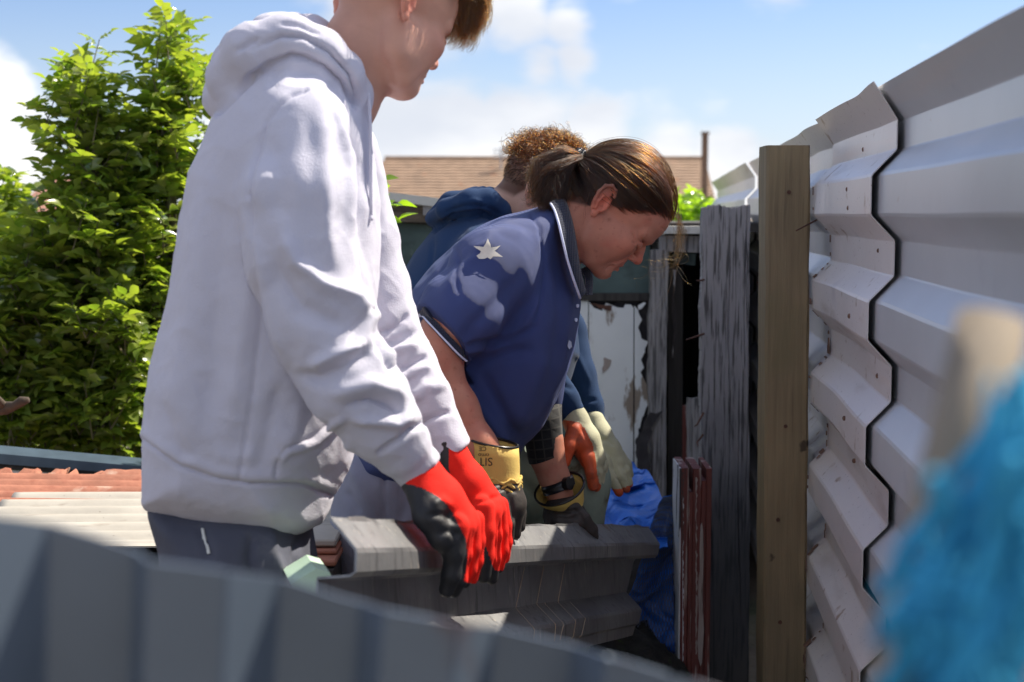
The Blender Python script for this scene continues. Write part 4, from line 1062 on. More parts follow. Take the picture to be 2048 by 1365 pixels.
def head_mesh(R, O, neck, h=.0018, jaw=0.0, young=0.0, lips=1.0, earR=1.0, mode='w'):
    """head in its own frame: x forward, y to its left, z up, origin midway between the ears"""
    lo = [-.10, -.105, -.20]; hi = [.152, .105, .145]
    v = Vol(lo, hi, h)
    v.ell((.018, 0, .045), (.098, .074, .084), .01); v.ell((.068, 0, .042), (.052, .058, .050), .02)
    v.ell((.060, 0, -.022), (.052, .055, .070), .02)
    fl = jaw
    for s in (1, -1):
        v.chain([(.010, s * .054, -.030), (.028, s * .050, -.066 - fl * .4), (.062, s * .034, -.082 - fl * .8), (.096, s * .012, -.083 - fl)], [.016, .016, .015, .014], .018)
        v.ell((.083, s * .038, -.017), (.024, .024, .022), .02)
        v.rc((.1115, s * .012, .0185), (.094, s * .046, .0215), .0110, .0095, .010)
        v.ell((.030, s * .050, -.045), (.030, .014, .030), .02)
        v.ell((.058, s * .040, -.040), (.036, .019, .036), .02)
    v.rc((.03, 0, -.06), (.088, 0, -.070 - fl), .036, .022, .02)
    v.ell((.099, 0, -.079 - fl), (.015, .019, .014), .012)
    v.ell((.094, 0, -.048 - fl * .6), (.021, .030, .026), .014)
    v.rc((.113, 0, .010), (.124, 0, -.012), .0068, .0075, .008)
    v.ell((.1265, 0, -.020), (.0105, .0095, .0095), .006)
    for s in (1, -1):
        v.ell((.117, s * .011, -.025), (.0095, .006, .0065), .005)
        v.ell((.1215, s * .034, .001), (.0195, .0175, .0125), .010, 'sub')
    v.ell((.126, 0, .0125), (.008, .012, .004), .008, 'sub')
    for s in (1, -1):
        v.ell((.0985, s * .0330, -.0005), (.0135, .0150, .0120), .003)
        v.ell((.121, s * .0055, -.0325), (.0048, .0034, .003), .002, 'sub')
    mz = -.053 - fl * .7
    def sx(y, z):
        iy = int(round((y - v.lo[1]) / v.h)); iz = int(round((z - v.lo[2]) / v.h)); c_ = np.where(v.f[:, iy, iz] < 0)[0]
        return float(v.ax[0][c_[-1]]) if len(c_) else .10
    def crease(pts, rs, k, off=.0005, mode='sub'):
        P_ = []
        for i in range(len(pts) - 1):
            for q in range(4): P_.append((pts[i][0] + (pts[i + 1][0] - pts[i][0]) * q / 4, pts[i][1] + (pts[i + 1][1] - pts[i][1]) * q / 4))
        P_.append(pts[-1]); R_ = np.interp(np.linspace(0, 1, len(P_)), np.linspace(0, 1, len(rs)), rs)
        v.chain([(sx(y, z) + off, y, z) for y, z in P_], list(R_), k, mode=mode)
    cz = mz - .007
    crease([(-.023, cz + .001), (-.012, mz + .003), (0, mz + .0048), (.012, mz + .003), (.023, cz + .001)], [.002, .0040 * lips, .0042 * lips, .0040 * lips, .002], .003, -.0022, 'add')
    crease([(-.021, cz - .001), (-.011, mz - .007), (0, mz - .0085), (.011, mz - .007), (.021, cz - .001)], [.002, .0044 * lips, .0050 * lips, .0044 * lips, .002], .003, -.0024, 'add')
    crease([(-.0255, cz), (-.013, mz - .0018), (0, mz - .001), (.013, mz - .0018), (.0255, cz)], [.0016, .0022, .0022, .0022, .0016], .0015, .0012)
    crease([(-.014, mz - .0165), (0, mz - .0180), (.014, mz - .0165)], [.002, .0032, .002], .006, .001)
    for s in (1, -1):
        crease([(s * .0475, -.0045), (s * .040, -.0078), (s * .031, -.0082), (s * .022, -.0045), (s * .0175, -.001)], [.0009, .0016, .0016, .0013, .0008], .0015, .0006)
        crease([(s * .049, .004), (s * .040, .0088), (s * .030, .0090), (s * .021, .006)], [.0008, .0014, .0014, .0008], .003, .0006)
        crease([(s * .0165, -.024), (s * .0175, -.031), (s * .015, -.034)], [.0012, .0014, .001], .002, .0006)
        if not young:
            crease([(s * .019, -.029), (s * .027, -.040), (s * .033, -.054), (s * .035, -.062)], [.0014, .0024, .0020, .0010], .005, .0008)
            crease([(s * .0275, cz - .002), (s * .030, cz - .010), (s * .030, cz - .016)], [.0012, .0014, .0008], .004, .0006)
            crease([(s * .0065, .0255), (s * .0075, .014)], [.0012, .0012], .003, .0006)
            crease([(s * .018, -.009), (s * .028, -.0155), (s * .042, -.0130)], [.0010, .0016, .0008], .004, .0006)
            crease([(s * .052, -.001), (s * .059, .003)], [.0008, .0005], .003, .0004); crease([(s * .052, -.004), (s * .059, -.007)], [.0008, .0005], .003, .0004)
            crease([(s * -.0, .052), (s * .02, .055), (s * .04, .051)], [.0006, .0008, .0004], .003, .0004)
    # ears
    for s in (1, -1):
        a = math.radians(-20) * s; t = math.radians(-12)
        Rz = np.array([[math.cos(a), -math.sin(a), 0], [math.sin(a), math.cos(a), 0], [0, 0, 1]])
        Ry = np.array([[math.cos(t), 0, math.sin(t)], [0, 1, 0], [-math.sin(t), 0, math.cos(t)]]); E = Rz @ Ry
        c = np.array([-.004, s * .077, .0])
        def e(p): return c + E @ (np.array(p) * earR * np.array([1, s, 1]))
        v.ell(tuple(e((0, .001, .003))), (.0165 * earR, .0050, .0285 * earR), .004, R=E)
        rim = [(.012, .003, .006), (.014, .004, .018), (.008, .005, .028), (-.003, .006, .0315), (-.013, .006, .025), (-.0165, .006, .010), (-.013, .005, -.006), (-.007, .004, -.018)]
        v.chain([e(p) for p in rim], [.0030, .0034, .0034, .0034, .0034, .0034, .0030, .0028], .0025)
        v.ell(tuple(e((.002, .003, -.025))), (.0075, .0042, .0085), .003, R=E)
        v.ell(tuple(e((.004, .010, -.003))), (.0085, .0075, .0115), .003, 'sub', R=E)
        v.chain([e(p) for p in [(.004, .007, .022), (-.007, .008, .018), (-.0108, .008, .004)]], [.0022, .0026, .002], .002, mode='sub')
        v.chain([e(p) for p in [(.004, .005, .013), (-.005, .006, .010), (-.007, .006, -.004), (-.003, .006, -.015)]], [.0020, .0026, .0026, .002], .003)
        v.rc(e((.0125, .003, .002)), e((.0125, .004, -.008)), .0035, .004, .003)
        v.rc(e((.006, .004, -.016)), e((.010, .004, -.014)), .003, .003, .003)
    Ri = R.T
    if neck: v.chain([Ri @ (w3(p) - O) for p, r in neck], [r for p, r in neck], .022)
    V, Q = v.mesh(1)
    # pigment: lips, ears, cheeks and nose redder; shaved or covered scalp darker (hair roots)
    x, y, z = V.T; T = np.ones((len(V), 3))
    def g(c, r, col, w=1.0):
        k = w * np.exp(-(((x - c[0]) / r[0])**2 + ((y - c[1]) / r[1])**2 + ((z - c[2]) / r[2])**2))[:, None]
        T[:] = T * (1 - k) + T * np.array(col) * k
    g((.116, 0, mz - .002), (.014, .021, .0085), (.80, .48, .48), .95)
    g((.128, 0, -.022), (.012, .014, .012), (1.05, .75, .72), .8)
    for s in (1, -1):
        g((.09, s * .045, -.02), (.03, .025, .022), (1.05, .80, .76), .8)
        g((0, s * .082, .0), (.022, .014, .034), (1.15, .72, .66), .9)
        g((.108, s * .033, -.0080), (.012, .0150, .0020), (.10, .08, .08), .92)
        g((.103, s * .032, .006), (.012, .018, .008), (.86, .72, .70), .7)
    return V, Q, T, (x, y, z)

def hit_fn(objs_vq):
    """a ray from the camera through a pixel, met with given surfaces"""
    V = np.concatenate([a for a, b in objs_vq]); o = 0; F = []
    for a, b in objs_vq: F += (b + o).tolist(); o += len(a)
    t = BVHTree.FromPolygons(V.tolist(), F)
    def hit(px, py, lift=0.003, fallback=None):
        p = W(px, py, 5.0); d = (p - CAM).normalized(); loc, nn, i, dist = t.ray_cast(CAM, d, 6.0)
        if loc is None: return fallback
        if nn.dot(d) > 0: nn = -nn
        return loc + nn * lift
    return hit
def ribbon(hit, pts, width, lift, th=.0012, n=3, step=3.0):
    """thin strip following the surface along pixel points"""
    P = []
    for (a, b) in zip(pts[:-1], pts[1:]):
        m = max(1, int(math.hypot(b[0] - a[0], b[1] - a[1]) / step))
        for i in range(m): P.append((a[0] + (b[0] - a[0]) * i / m, a[1] + (b[1] - a[1]) * i / m))
    P.append(pts[-1]); rows = []
    last = None
    for i, (x, y) in enumerate(P):
        x2, y2 = P[min(i + 1, len(P) - 1)]; x1, y1 = P[max(0, i - 1)]; tx, ty = x2 - x1, y2 - y1; L = math.hypot(tx, ty) + 1e-9; nx_, ny_ = -ty / L, tx / L
        row = []
        for k in range(n):
            o = (k / (n - 1) - .5) * width; q = hit(x + nx_ * o, y + ny_ * o, lift)
            if q is None: q = last
            if q is None: break
            last = q; row.append(tuple(q))
        if len(row) == n: rows.append(row)
    G = np.array(rows); G[1:-1] = (G[:-2] + G[1:-1] * 2 + G[2:]) / 4
    return G
def loft(rings, n=28):
    """rings = [(centre, half axis A, half axis B)] -> (len, n, 3)"""
    G = []
    for c, A, B in rings:
        G.append([tuple(Vector(c) + Vector(A) * math.cos(2 * math.pi * k / n) + Vector(B) * math.sin(2 * math.pi * k / n)) for k in range(n + 1)])
    return np.array(G)
def text_mesh(s, size):
    cu = bpy.data.curves.new('lettering', 'FONT'); cu.body = s; cu.size = size; cu.resolution_u = 3
    ob = bpy.data.objects.new('lettering', cu); COL.objects.link(ob); dg = bpy.context.evaluated_depsgraph_get(); me = bpy.data.meshes.new_from_object(ob.evaluated_get(dg))
    V = np.array([tuple(v.co) for v in me.vertices]); F = [tuple(p.vertices) for p in me.polygons]; bpy.data.objects.remove(ob); bpy.data.meshes.remove(me); return V, F
def curve_strands(n, ctrl, spread, seed, npts=10, Yr=(0, 0), curl=0, cf=3, r=None):
    """hair locks: ctrl = list of pixel control points (x, y, Y, spread px); every strand jitters round them"""
    rr = np.random.RandomState(seed); S = []
    C = np.array([tuple(W(a, b, c)) for a, b, c, s in ctrl]); sp = np.array([s for *_, s in ctrl]) / FPX * ctrl[0][2]
    tt = np.linspace(0, 1, len(C)); t = np.linspace(0, 1, npts)
    for i in range(n):
        q = rr.normal(size=3); q /= np.linalg.norm(q); q *= rr.rand() ** .4
        J = q[None, :] * sp[:, None] + rr.normal(size=C.shape) * sp[:, None] * .22
        K = C + J
        # Catmull-Rom through the control points
        P = np.stack([np.interp(t, tt, K[:, a]) for a in range(3)], 1)
        for _ in range(2): P[1:-1] = (P[:-2] + 2 * P[1:-1] + P[2:]) / 4
        if curl:
            ph = rr.rand() * 6.28; w = curl * rr.uniform(.4, 1.3); f = cf * rr.uniform(.7, 1.3)
            P[:, 0] += w * np.sin(t * f * 6.28 + ph) * t; P[:, 2] += w * np.cos(t * f * 6.28 + ph) * t; P[:, 1] += w * .7 * np.sin(t * f * 5 + ph * 2) * t
        S.append(P)
    return S
def glove_mesh(prims, lo, hi, h=.0022, k=.006, sm=1):
    v = Vol(lo, hi, h)
    for p in prims:
        pts, rs = p[0], p[1]; sc3 = p[2] if len(p) > 2 else (1, 1, 1); kk = p[3] if len(p) > 3 else k
        v.chain([w3(W(*q)) for q in pts], rs, kk, sc3)
    return v.mesh(sm)
def bounds(P, m):
    P = np.array([tuple(q) for q in P]); return P.min(0) - m, P.max(0) + m
def split_mat(V, Q, mask):
    """face material index from a per-vertex mask"""
    return (mask[Q].mean(1) > .5).astype(int)

# ================================================================== person A: lavender grey hoodie
pa = thing('person', 'person in pale lavender grey hoodie with red and black gloves, nearest the camera', 'person')
pa.location = (W(480, 1000, 2.12).x, 2.12, 0)
RA = frame(28, 42); earA = w3(W(817, 2, 2.085)); OA = earA + .074 * RA[:, 1]
neckA = [(W(752, 40, 2.15), .054), (W(722, 100, 2.15), .055), (W(680, 190, 2.14), .056), (W(630, 300, 2.14), .06)]
V, Q, T, (x, y, z) = head_mesh(RA, OA, neckA, h=.0021, jaw=.0, young=1, mode='a', lips=1.1)
root = np.clip((z - (.03 + .0 * x)) / .03, 0, 1) * np.clip((.095 - x) / .02, 0, 1); T *= (1 - .6 * root)[:, None]
V = V @ RA.T + OA
bodyA = [(V, Q)]
v = Vol([pa.location.x - .30, 1.80, -.01], [pa.location.x + .62, 2.46, 1.52], .008)
v.poly([W(a, b, 2.13) for a, b in ((440, 260), (600, 170), (700, 240), (735, 420), (720, 640), (650, 860), (590, 1040), (590, 1150), (370, 1150), (350, 1000), (370, 800), (410, 500))], 2.13, .12, .09, .01)
for yy, dx in ((2.06, 0), (2.20, 25)):
    v.chain([W(480 + dx, 1150, yy), W(500 + dx, 1600, yy), W(480 + dx, 2120, yy)], [.055, .05, .04], .01); v.rc(W(480 + dx, 2150, yy), W(600 + dx, 2160, yy), .04, .035, .02)
v.chain([W(605, 270, 1.95), W(600, 560, 1.92), W(730, 800, 1.94), W(845, 950, 1.97)], [.03, .034, .03, .024], .01)
v.chain([W(690, 330, 2.3), W(760, 600, 2.3), W(850, 790, 2.27), W(905, 905, 2.23)], [.03, .03, .026, .022], .01)
V2, Q2 = v.mesh(1); bodyA.append((V2, Q2))
Vb, Qb = join(bodyA); Tb = np.ones((len(Vb), 3)); Tb[:len(T)] = T
mesh_np('body', Vb, Qb, M['skin_a'], pa, True, tint=Tb)
# hoodie
TOR = [(440, 232), (420, 280), (392, 340), (366, 487), (348, 570), (333, 643), (314, 720), (303, 778), (294, 860), (292, 905), (287, 960), (290, 1000), (340, 1028), (397, 1045), (470, 1058), (530, 1063), (596, 1066), (645, 1040),
       (658, 1020), (672, 970), (700, 915), (715, 860), (728, 790), (744, 700), (752, 600), (757, 480), (755, 400), (745, 320), (735, 235), (722, 200), (680, 150), (620, 110), (540, 120), (470, 180)]
v = Vol([W(255, 0, 2.0).x, 1.79, W(0, 1085, 2.1).z], [W(970, 0, 2.0).x, 2.45, W(0, 15, 2.1).z], .0034)
v.poly([W(a, b, 2.13) for a, b in TOR], 2.13, lambda z: .205 - .03 * max(0, (1.0 - z)) / .2 if z < 1.0 else .205, .115, .01)
ch = lambda L: ([w3(W(*q[:3])) for q in L], [q[3] for q in L])
P, R_ = ch([(612, 265, 1.97, .060), (592, 400, 1.93, .074), (605, 520, 1.92, .071), (640, 650, 1.915, .069), (700, 770, 1.92, .062), (765, 850, 1.935, .052), (800, 893, 1.95, .044)]); v.chain(P[:2], R_[:2], .022); v.chain(P[1:], R_[1:], .007)
P, R_ = ch([(792, 888, 1.95, .040), (842, 942, 1.968, .034)]); v.chain(P, R_, .004)
P, R_ = ch([(680, 300, 2.28, .062), (715, 480, 2.31, .066), (745, 575, 2.31, .058), (775, 650, 2.30, .050), (815, 730, 2.28, .046), (850, 800, 2.26, .041), (872, 846, 2.25, .037)]); v.chain(P, R_, .010)
P, R_ = ch([(870, 842, 2.25, .036), (905, 903, 2.235, .033)]); v.chain(P, R_, .004)
# hood lying on the back: fat rolls round the neck
P, R_ = ch([(452, 200, 2.12, .026), (462, 155, 2.05, .034), (510, 108, 2.01, .040), (575, 90, 2.01, .040), (640, 110, 2.03, .034), (685, 150, 2.06, .027), (712, 195, 2.10, .019), (722, 225, 2.13, .012)]); v.chain(P, R_, .016)
P, R_ = ch([(452, 195, 2.14, .030), (500, 115, 2.14, .044), (560, 84, 2.15, .040), (620, 78, 2.16, .032), (650, 90, 2.2, .026)]); v.chain(P, R_, .016)
P, R_ = ch([(535, 66, 2.06, .024), (590, 60, 2.06, .022), (640, 80, 2.06, .020), (690, 130, 2.07, .018), (722, 180, 2.10, .014), (730, 205, 2.13, .010)]); v.chain(P, R_, .007)
P, R_ = ch([(450, 190, 2.14, .03), (480, 130, 2.22, .04), (560, 90, 2.28, .035), (640, 100, 2.27, .03), (700, 160, 2.22, .022), (725, 210, 2.16, .014)]); v.chain(P, R_, .016)
v.plane_cut(W(842, 945, 1.97), (W(855, 962, 1.97) - W(842, 945, 1.97)) + Vector((.0, 0, 0)), lo=w3(W(800, 990, 1.85)), hi=w3(W(980, 900, 2.06)) + np.array([0, 0, .02]))
v.plane_cut(W(906, 907, 2.235), (W(918, 925, 2.235) - W(906, 907, 2.235)), lo=w3(W(860, 990, 2.12)), hi=w3(W(1000, 860, 2.36)))
V, Q = v.mesh(2)
ST = [  # armhole and side seams, hem, pocket, cuffs
 ([(612, 184), (585, 192), (560, 212), (535, 244), (518, 290), (506, 345), (500, 392)], 4.5, -5, 1),
 ([(503, 390), (512, 480), (523, 626), (508, 760), (492, 880), (479, 954)], 4.5, -3.5, 1),
 ([(288, 880), (315, 897), (356, 931), (427, 954), (497, 966), (556, 966), (608, 969), (661, 989)], 5, -6, 1), ([(290, 870), (356, 918), (427, 941), (497, 952), (556, 953), (612, 956), (664, 975)], 12, 3.5, 1),
 ([(561, 913), (573, 900), (626, 884), (661, 854), (680, 840)], 8, 7, 1), ([(550, 950), (554, 930), (560, 912), (572, 895), (626, 875), (656, 848)], 4.5, -5, 1),
 # sleeve folds
 ([(567, 450), (576, 490), (592, 525), (643, 567), (713, 596), (743, 632), (750, 665)], 15, 13), ([(540, 500), (560, 560), (600, 615), (660, 640), (715, 655)], 20, -11),
 ([(618, 735), (650, 718), (690, 700), (735, 690)], 13, 11), ([(585, 745), (635, 760), (680, 742), (728, 712), (750, 690)], 13, -12), ([(700, 690), (730, 640), (742, 610)], 9, -8),
 ([(660, 790), (700, 778), (740, 768), (785, 782), (815, 806)], 13, 12), ([(690, 812), (735, 800), (780, 812), (806, 830)], 9, -11), ([(700, 836), (750, 842), (796, 850), (828, 828)], 10, 12),
 ([(745, 640), (760, 690), (775, 730), (790, 745)], 8, -9), ([(758, 650), (772, 700), (800, 745), (820, 790)], 9, 9), ([(762, 905), (778, 893), (800, 880), (828, 856)], 5.5, -9, 1),
 ([(640, 215), (648, 300), (650, 440), (668, 540)], 18, 8), ([(670, 220), (696, 305), (702, 400), (700, 480)], 9, 8), ([(690, 250), (716, 330), (722, 420), (735, 540)], 9, -8),
 ([(540, 270), (560, 360), (556, 450)], 26, -8), ([(484, 400), (505, 460), (530, 560), (548, 660), (575, 740)], 10, 6),
 ([(760, 668), (790, 655), (818, 628)], 7, -9), ([(770, 715), (800, 700), (838, 690)], 10, 9), ([(775, 690), (805, 680), (832, 662)], 7, -7), ([(800, 762), (835, 740), (862, 735)], 9, 7), ([(795, 745), (830, 725), (855, 712)], 6, -8),
 ([(825, 800), (850, 778), (890, 772)], 9, 8), ([(832, 856), (858, 838), (892, 826)], 6, -9, 1),
 # body drape
 ([(400, 400), (380, 560), (360, 720), (345, 850)], 22, 8), ([(440, 330), (440, 500), (425, 700), (410, 880)], 26, -8), ([(480, 430), (500, 560), (480, 720), (455, 880)], 24, 7), ([(330, 800), (350, 880), (380, 930)], 14, -5),
 ([(560, 760), (540, 850), (520, 940)], 18, -7), ([(600, 800), (590, 860), (560, 900)], 14, 5), ([(700, 870), (690, 930), (668, 975)], 12, 6), ([(425, 905), (470, 915), (520, 912)], 16, 4),
 ([(310, 960), (400, 1005), (500, 1020), (590, 1022)], 24, 5),
 # hood
 ([(437, 225), (463, 198), (500, 156), (540, 130), (582, 112), (612, 116), (650, 135), (684, 165), (712, 212)], 6, -13, 1), ([(500, 100), (560, 72), (610, 74), (660, 105), (700, 150), (722, 195)], 5, -9),
 ([(470, 105), (500, 84), (520, 78)], 6, -8), ([(700, 160), (712, 185), (718, 215)], 4, -8), ([(560, 48), (600, 52), (640, 72)], 5, -5), ([(545, 150), (590, 140), (620, 150), (660, 185)], 22, 6)]
V = folds(V, Q, ST)
nn = vnormals(V, Q); V = (V + nn * (noise3(V, 4.5, 4) * .0028 + noise3(V, 11, 6) * .0009 + (1 - np.abs(noise3(V, 9, 31))) ** 3 * .0014 + noise3(V, 34, 8) * .0004)[:, None]).astype(np.float32)
hoodA = mesh_np('hoodie', V, Q, M['hoodie_a'], pa, True)
hitA = hit_fn([(V, Q)])
mb = MB(); mb.tube([W(731, 172, 2.09), W(738, 190, 2.085), W(740, 240, 2.08), W(741, 320, 2.075), W(742, 400, 2.07), W(741, 440, 2.07)], .0028, 6); mb.tube([W(741, 432, 2.07), W(741, 442, 2.07)], .004, 6)
mb.build('drawstring', M['hoodie_a'], hoodA, True)
for (c, d, r0, Y) in (((826, 945), (0, 0), .035, 0),):
    pass
# trousers
v = Vol([pa.location.x - .26, 1.84, -.0], [pa.location.x + .30, 2.42, .98], .006)
v.poly([W(a, b, 2.13) for a, b in ((305, 960), (308, 1015), (330, 1090), (338, 1200), (640, 1200), (634, 1140), (622, 1070), (610, 960))], 2.13, .165, .085, .01)
for yy, dx in ((2.04, 0), (2.22, 25)):
    v.chain([W(470 + dx, 1150, yy), W(500 + dx, 1600, yy), W(480 + dx, 2080, yy)], [.10, .075, .06], .02)
V, Q = v.mesh(2); V = folds(V, Q, [([(540, 1060), (545, 1110), (570, 1160)], 12, 9), ([(505, 1060), (500, 1120), (520, 1180)], 10, -9), ([(600, 1070), (590, 1110), (600, 1150)], 8, -7), ([(400, 1050), (420, 1120)], 10, -6)])
tr = mesh_np('trousers', V, Q, M['trouser_a'], pa, True)
h_ = hit_fn([(V, Q)]); G = ribbon(h_, [(405, 1058), (412, 1085), (420, 1108)], 7, .003)
Vs, Fs = shell(G, .002); mesh_np('side_tab', Vs, Fs, M['elastic'], tr, False)
for yy, dx in ((2.04, 0), (2.22, 25)):
    a = W(470 + dx, 2130, yy); mb = Vol([a.x - .1, yy - .07, 0.0], [a.x + .28, yy + .07, .13], .005); mb.rc((a.x, yy, .05), (a.x + .15, yy, .035), .045, .032, .02); V, Q = mb.mesh(1); mesh_np('shoe', V, Q, M['shoe'], pa, True)
# gloves
near = [([(826, 925, 1.97), (845, 956, 1.968), (876, 1001, 1.97), (915, 1041, 1.975)], [.029, .029, .035, .029], (1, 1.25, 1), .012),
        ([(846, 990, 1.94), (858, 1030, 1.925), (884, 1072, 1.925), (905, 1105, 1.93)], [.022, .021, .018, .013], (1, 1, 1), .010),
        ([(915, 1052, 1.935), (908, 1105, 1.93), (903, 1150, 1.93), (893, 1180, 1.935)], [.017, .0145, .0135, .011]),
        ([(928, 1056, 1.957), (924, 1110, 1.955), (917, 1158, 1.955), (908, 1182, 1.958)], [.016, .014, .0125, .010]),
        ([(941, 1050, 1.982), (944, 1096, 1.980), (938, 1138, 1.98), (930, 1166, 1.98)], [.015, .0125, .011, .008]),
        ([(950, 1040, 2.005), (954, 1082, 2.003), (952, 1122, 2.003), (946, 1160, 2.005)], [.014, .0115, .010, .007])]
lo, hi = bounds([W(800, 880, 1.97), W(990, 1215, 1.97)], .03); lo[1] = 1.87; hi[1] = 2.06
V, Q = glove_mesh(near, lo, hi, .0021)
V = folds(V, Q, [([(948, 1060), (942, 1110), (936, 1160)], 3, -3), ([(850, 1030), (890, 1030), (925, 1050)], 8, -4), ([(860, 1010), (885, 1000), (905, 1015)], 9, 4), ([(872, 1070), (900, 1062), (922, 1075)], 8, -4)])
u, v_ = project(V); bl_ = np.interp(v_, [960, 975, 992, 1009, 1034, 1062, 1079, 1104, 1129, 1164, 1172], [790, 842, 875, 895, 910, 924, 932, 936, 934, 928, 990]); mask = (u < bl_)
g = mesh_np('glove', V, Q, None, pa, True, mats=[M['redglove'], M['blackrub']], fm=split_mat(V, Q, mask.astype(float)), tint=np.ones((len(V), 3)))
g['label'] = 'near red glove with black palm'
far = [([(893, 885, 2.235), (906, 920, 2.232), (934, 966, 2.23), (976, 1012, 2.23)], [.026, .026, .031, .027], (1, 1.2, 1), .012),
       ([(965, 1015, 2.19), (968, 1060, 2.185), (968, 1110, 2.19), (966, 1150, 2.19)], [.019, .017, .0155, .013]),
       ([(982, 1025, 2.21), (985, 1070, 2.21), (985, 1115, 2.212), (983, 1156, 2.215)], [.017, .015, .0135, .011]),
       ([(996, 1022, 2.24), (1001, 1062, 2.24), (1003, 1100, 2.24), (997, 1136, 2.245)], [.015, .0125, .0115, .009]),
       ([(1000, 1010, 2.265), (1009, 1050, 2.265), (1012, 1085, 2.265), (1010, 1118, 2.268)], [.014, .0115, .010, .008])]
lo, hi = bounds([W(860, 850, 2.23), W(1050, 1190, 2.23)], .03); lo[1] = 2.13; hi[1] = 2.31
V, Q = glove_mesh(far, lo, hi, .0023)
V = folds(V, Q, [([(1000, 1040), (999, 1085), (996, 1130)], 3, -4), ([(940, 1010), (975, 1000), (1005, 990)], 5, -3)])
u, v_ = project(V); bl_ = np.interp(v_, [1000, 1045, 1090, 1128, 1140, 1150], [900, 960, 972, 984, 990, 1100]); mask = (u < bl_)
g = mesh_np('glove', V, Q, None, pa, True, mats=[M['redglove'], M['blackrub']], fm=split_mat(V, Q, mask.astype(float)), tint=np.ones((len(V), 3)))
g['label'] = 'far red glove with black fingertips'
# hair: cap above the frame, sides, and the fringe hanging forward
S = []
rr = np.random.RandomState(3)
for i in range(2600):
    th = rr.uniform(0, 2 * math.pi); el = rr.uniform(.15, 1.4); d = np.array([math.cos(th) * math.cos(el), math.sin(th) * math.cos(el), math.sin(el)])
    if d[0] > .55 and el < .7: continue
    p = np.array([.018, 0, .045]) + d * np.array([.100, .077, .087]); ln = .055 if el > .5 else .022
    dirn = d * .35 + np.array([.9, 0, -.1]); dirn /= np.linalg.norm(dirn); t = np.linspace(0, 1, 7)[:, None]
    q = p + d * .016 * np.sin(t * 1.8) + dirn * ln * t + rr.normal(size=3) * .004 * t
    S.append(q @ RA.T + OA)
for (e, sp) in (((968, 44), 7), ((960, 62), 8), ((948, 74), 8), ((935, 90), 6), ((922, 90), 7), ((905, 86), 5), ((890, 76), 4), ((968, 20), 7), ((945, 55), 10), ((925, 70), 10), ((972, 5), 6)):
    k = (e[0] - 885) / 85
    S += curve_strands(170, [(850 + 30 * k, -60, 2.17, 24), (905 + 40 * k, -52, 2.185, 24), (930 + 34 * k, -15, 2.19, 20), ((925 + 34 * k) * .55 + e[0] * .45, e[1] * .55, 2.19, 15), (e[0], e[1], 2.185, sp * 1.5)], None, int(e[0] * 3 + e[1]), 14, curl=.0035 + .003 * (e[0] % 3), cf=1.6)
strands('hair', S, .00030, M['hair_a'], pa)

# ================================================================== person B: navy polo, brown ponytail
pb = thing('person', 'person with brown ponytail in navy polo shirt and yellow black gloves leaning over the sheet', 'person')
pb.location = (W(830, 900, 2.72).x, 2.72, 0)
RB = frame(48, 0); earB = w3(W(1206, 405, 2.625)); OB = earB + .076 * RB[:, 1]
neckB = [(W(1168, 420, 2.70), .048), (W(1128, 462, 2.70), .052), (W(1085, 515, 2.70), .060), (W(1050, 560, 2.71), .07)]
V, Q, T, (x, y, z) = head_mesh(RB, OB, neckB, h=.00135, jaw=.0, mode='w', lips=.85, earR=1.06)
hl = np.interp(x, [-.1, -.061, -.014, .010, .036, .080, .113, .16], [-.07, -.061, -.030, .010, .020, .064, .080, .085])
sc_ = np.clip((z - hl) / .008, 0, 1) * (1 - np.exp(-((x / .022)**2 + ((z) / .034)**2)) * (np.abs(y) > .070)); T *= (1 - .78 * sc_)[:, None]
V = V @ RB.T + OB
v = Vol([W(640, 0, 2.7).x, 2.40, -.01], [W(1190, 0, 2.9).x, 3.02, 1.36], .009)
v.poly([W(a, b, 2.72) for a, b in ((1090, 450), (960, 490), (850, 600), (760, 760), (720, 930), (960, 960), (1080, 800), (1130, 650), (1120, 540))], 2.72, .15, .08, .01)
for yy, dx in ((2.63, 0), (2.82, 10)):
    v.chain([W(800 + dx, 960, yy), W(780 + dx, 1330, yy), W(770 + dx, 1720, yy)], [.085, .056, .042], .02); v.rc(W(770 + dx, 1760, yy), W(870 + dx, 1775, yy), .036, .03, .02)
V2, Q2 = v.mesh(1)
v = Vol(w3(W(800, 960, 2.5)) - np.array([.02, .14, .03]), w3(W(1060, 470, 2.5)) + np.array([.02, .14, .03]), .003)
P, R_ = ch([(1000, 540, 2.55, .052), (915, 640, 2.50, .050), (868, 706, 2.49, .047), (872, 752, 2.485, .044), (912, 818, 2.47, .037), (958, 890, 2.45, .028), (985, 930, 2.45, .028)]); v.chain(P, R_, .02)
V3, Q3 = v.mesh(1); u, v_ = project(V3)
v = Vol(w3(W(1030, 1010, 2.85)) - np.array([.02, .08, .02]), w3(W(1180, 780, 2.85)) + np.array([.02, .08, .02]), .003)
P, R_ = ch([(1075, 830, 2.88, .030), (1090, 880, 2.878, .029), (1094, 915, 2.875, .0285), (1108, 955, 2.87, .025), (1120, 990, 2.865, .025)]); v.chain(P, R_, .02, (1.12, 1, 1))
V4, Q4 = v.mesh(1)
Vb, Qb = join([(V, Q), (V2, Q2), (V3, Q3), (V4, Q4)]); Tb = np.ones((len(Vb), 3)); Tb[:len(T)] = T
bodyB = mesh_np('body', Vb, Qb, M['skin_w'], pb, True, tint=Tb)
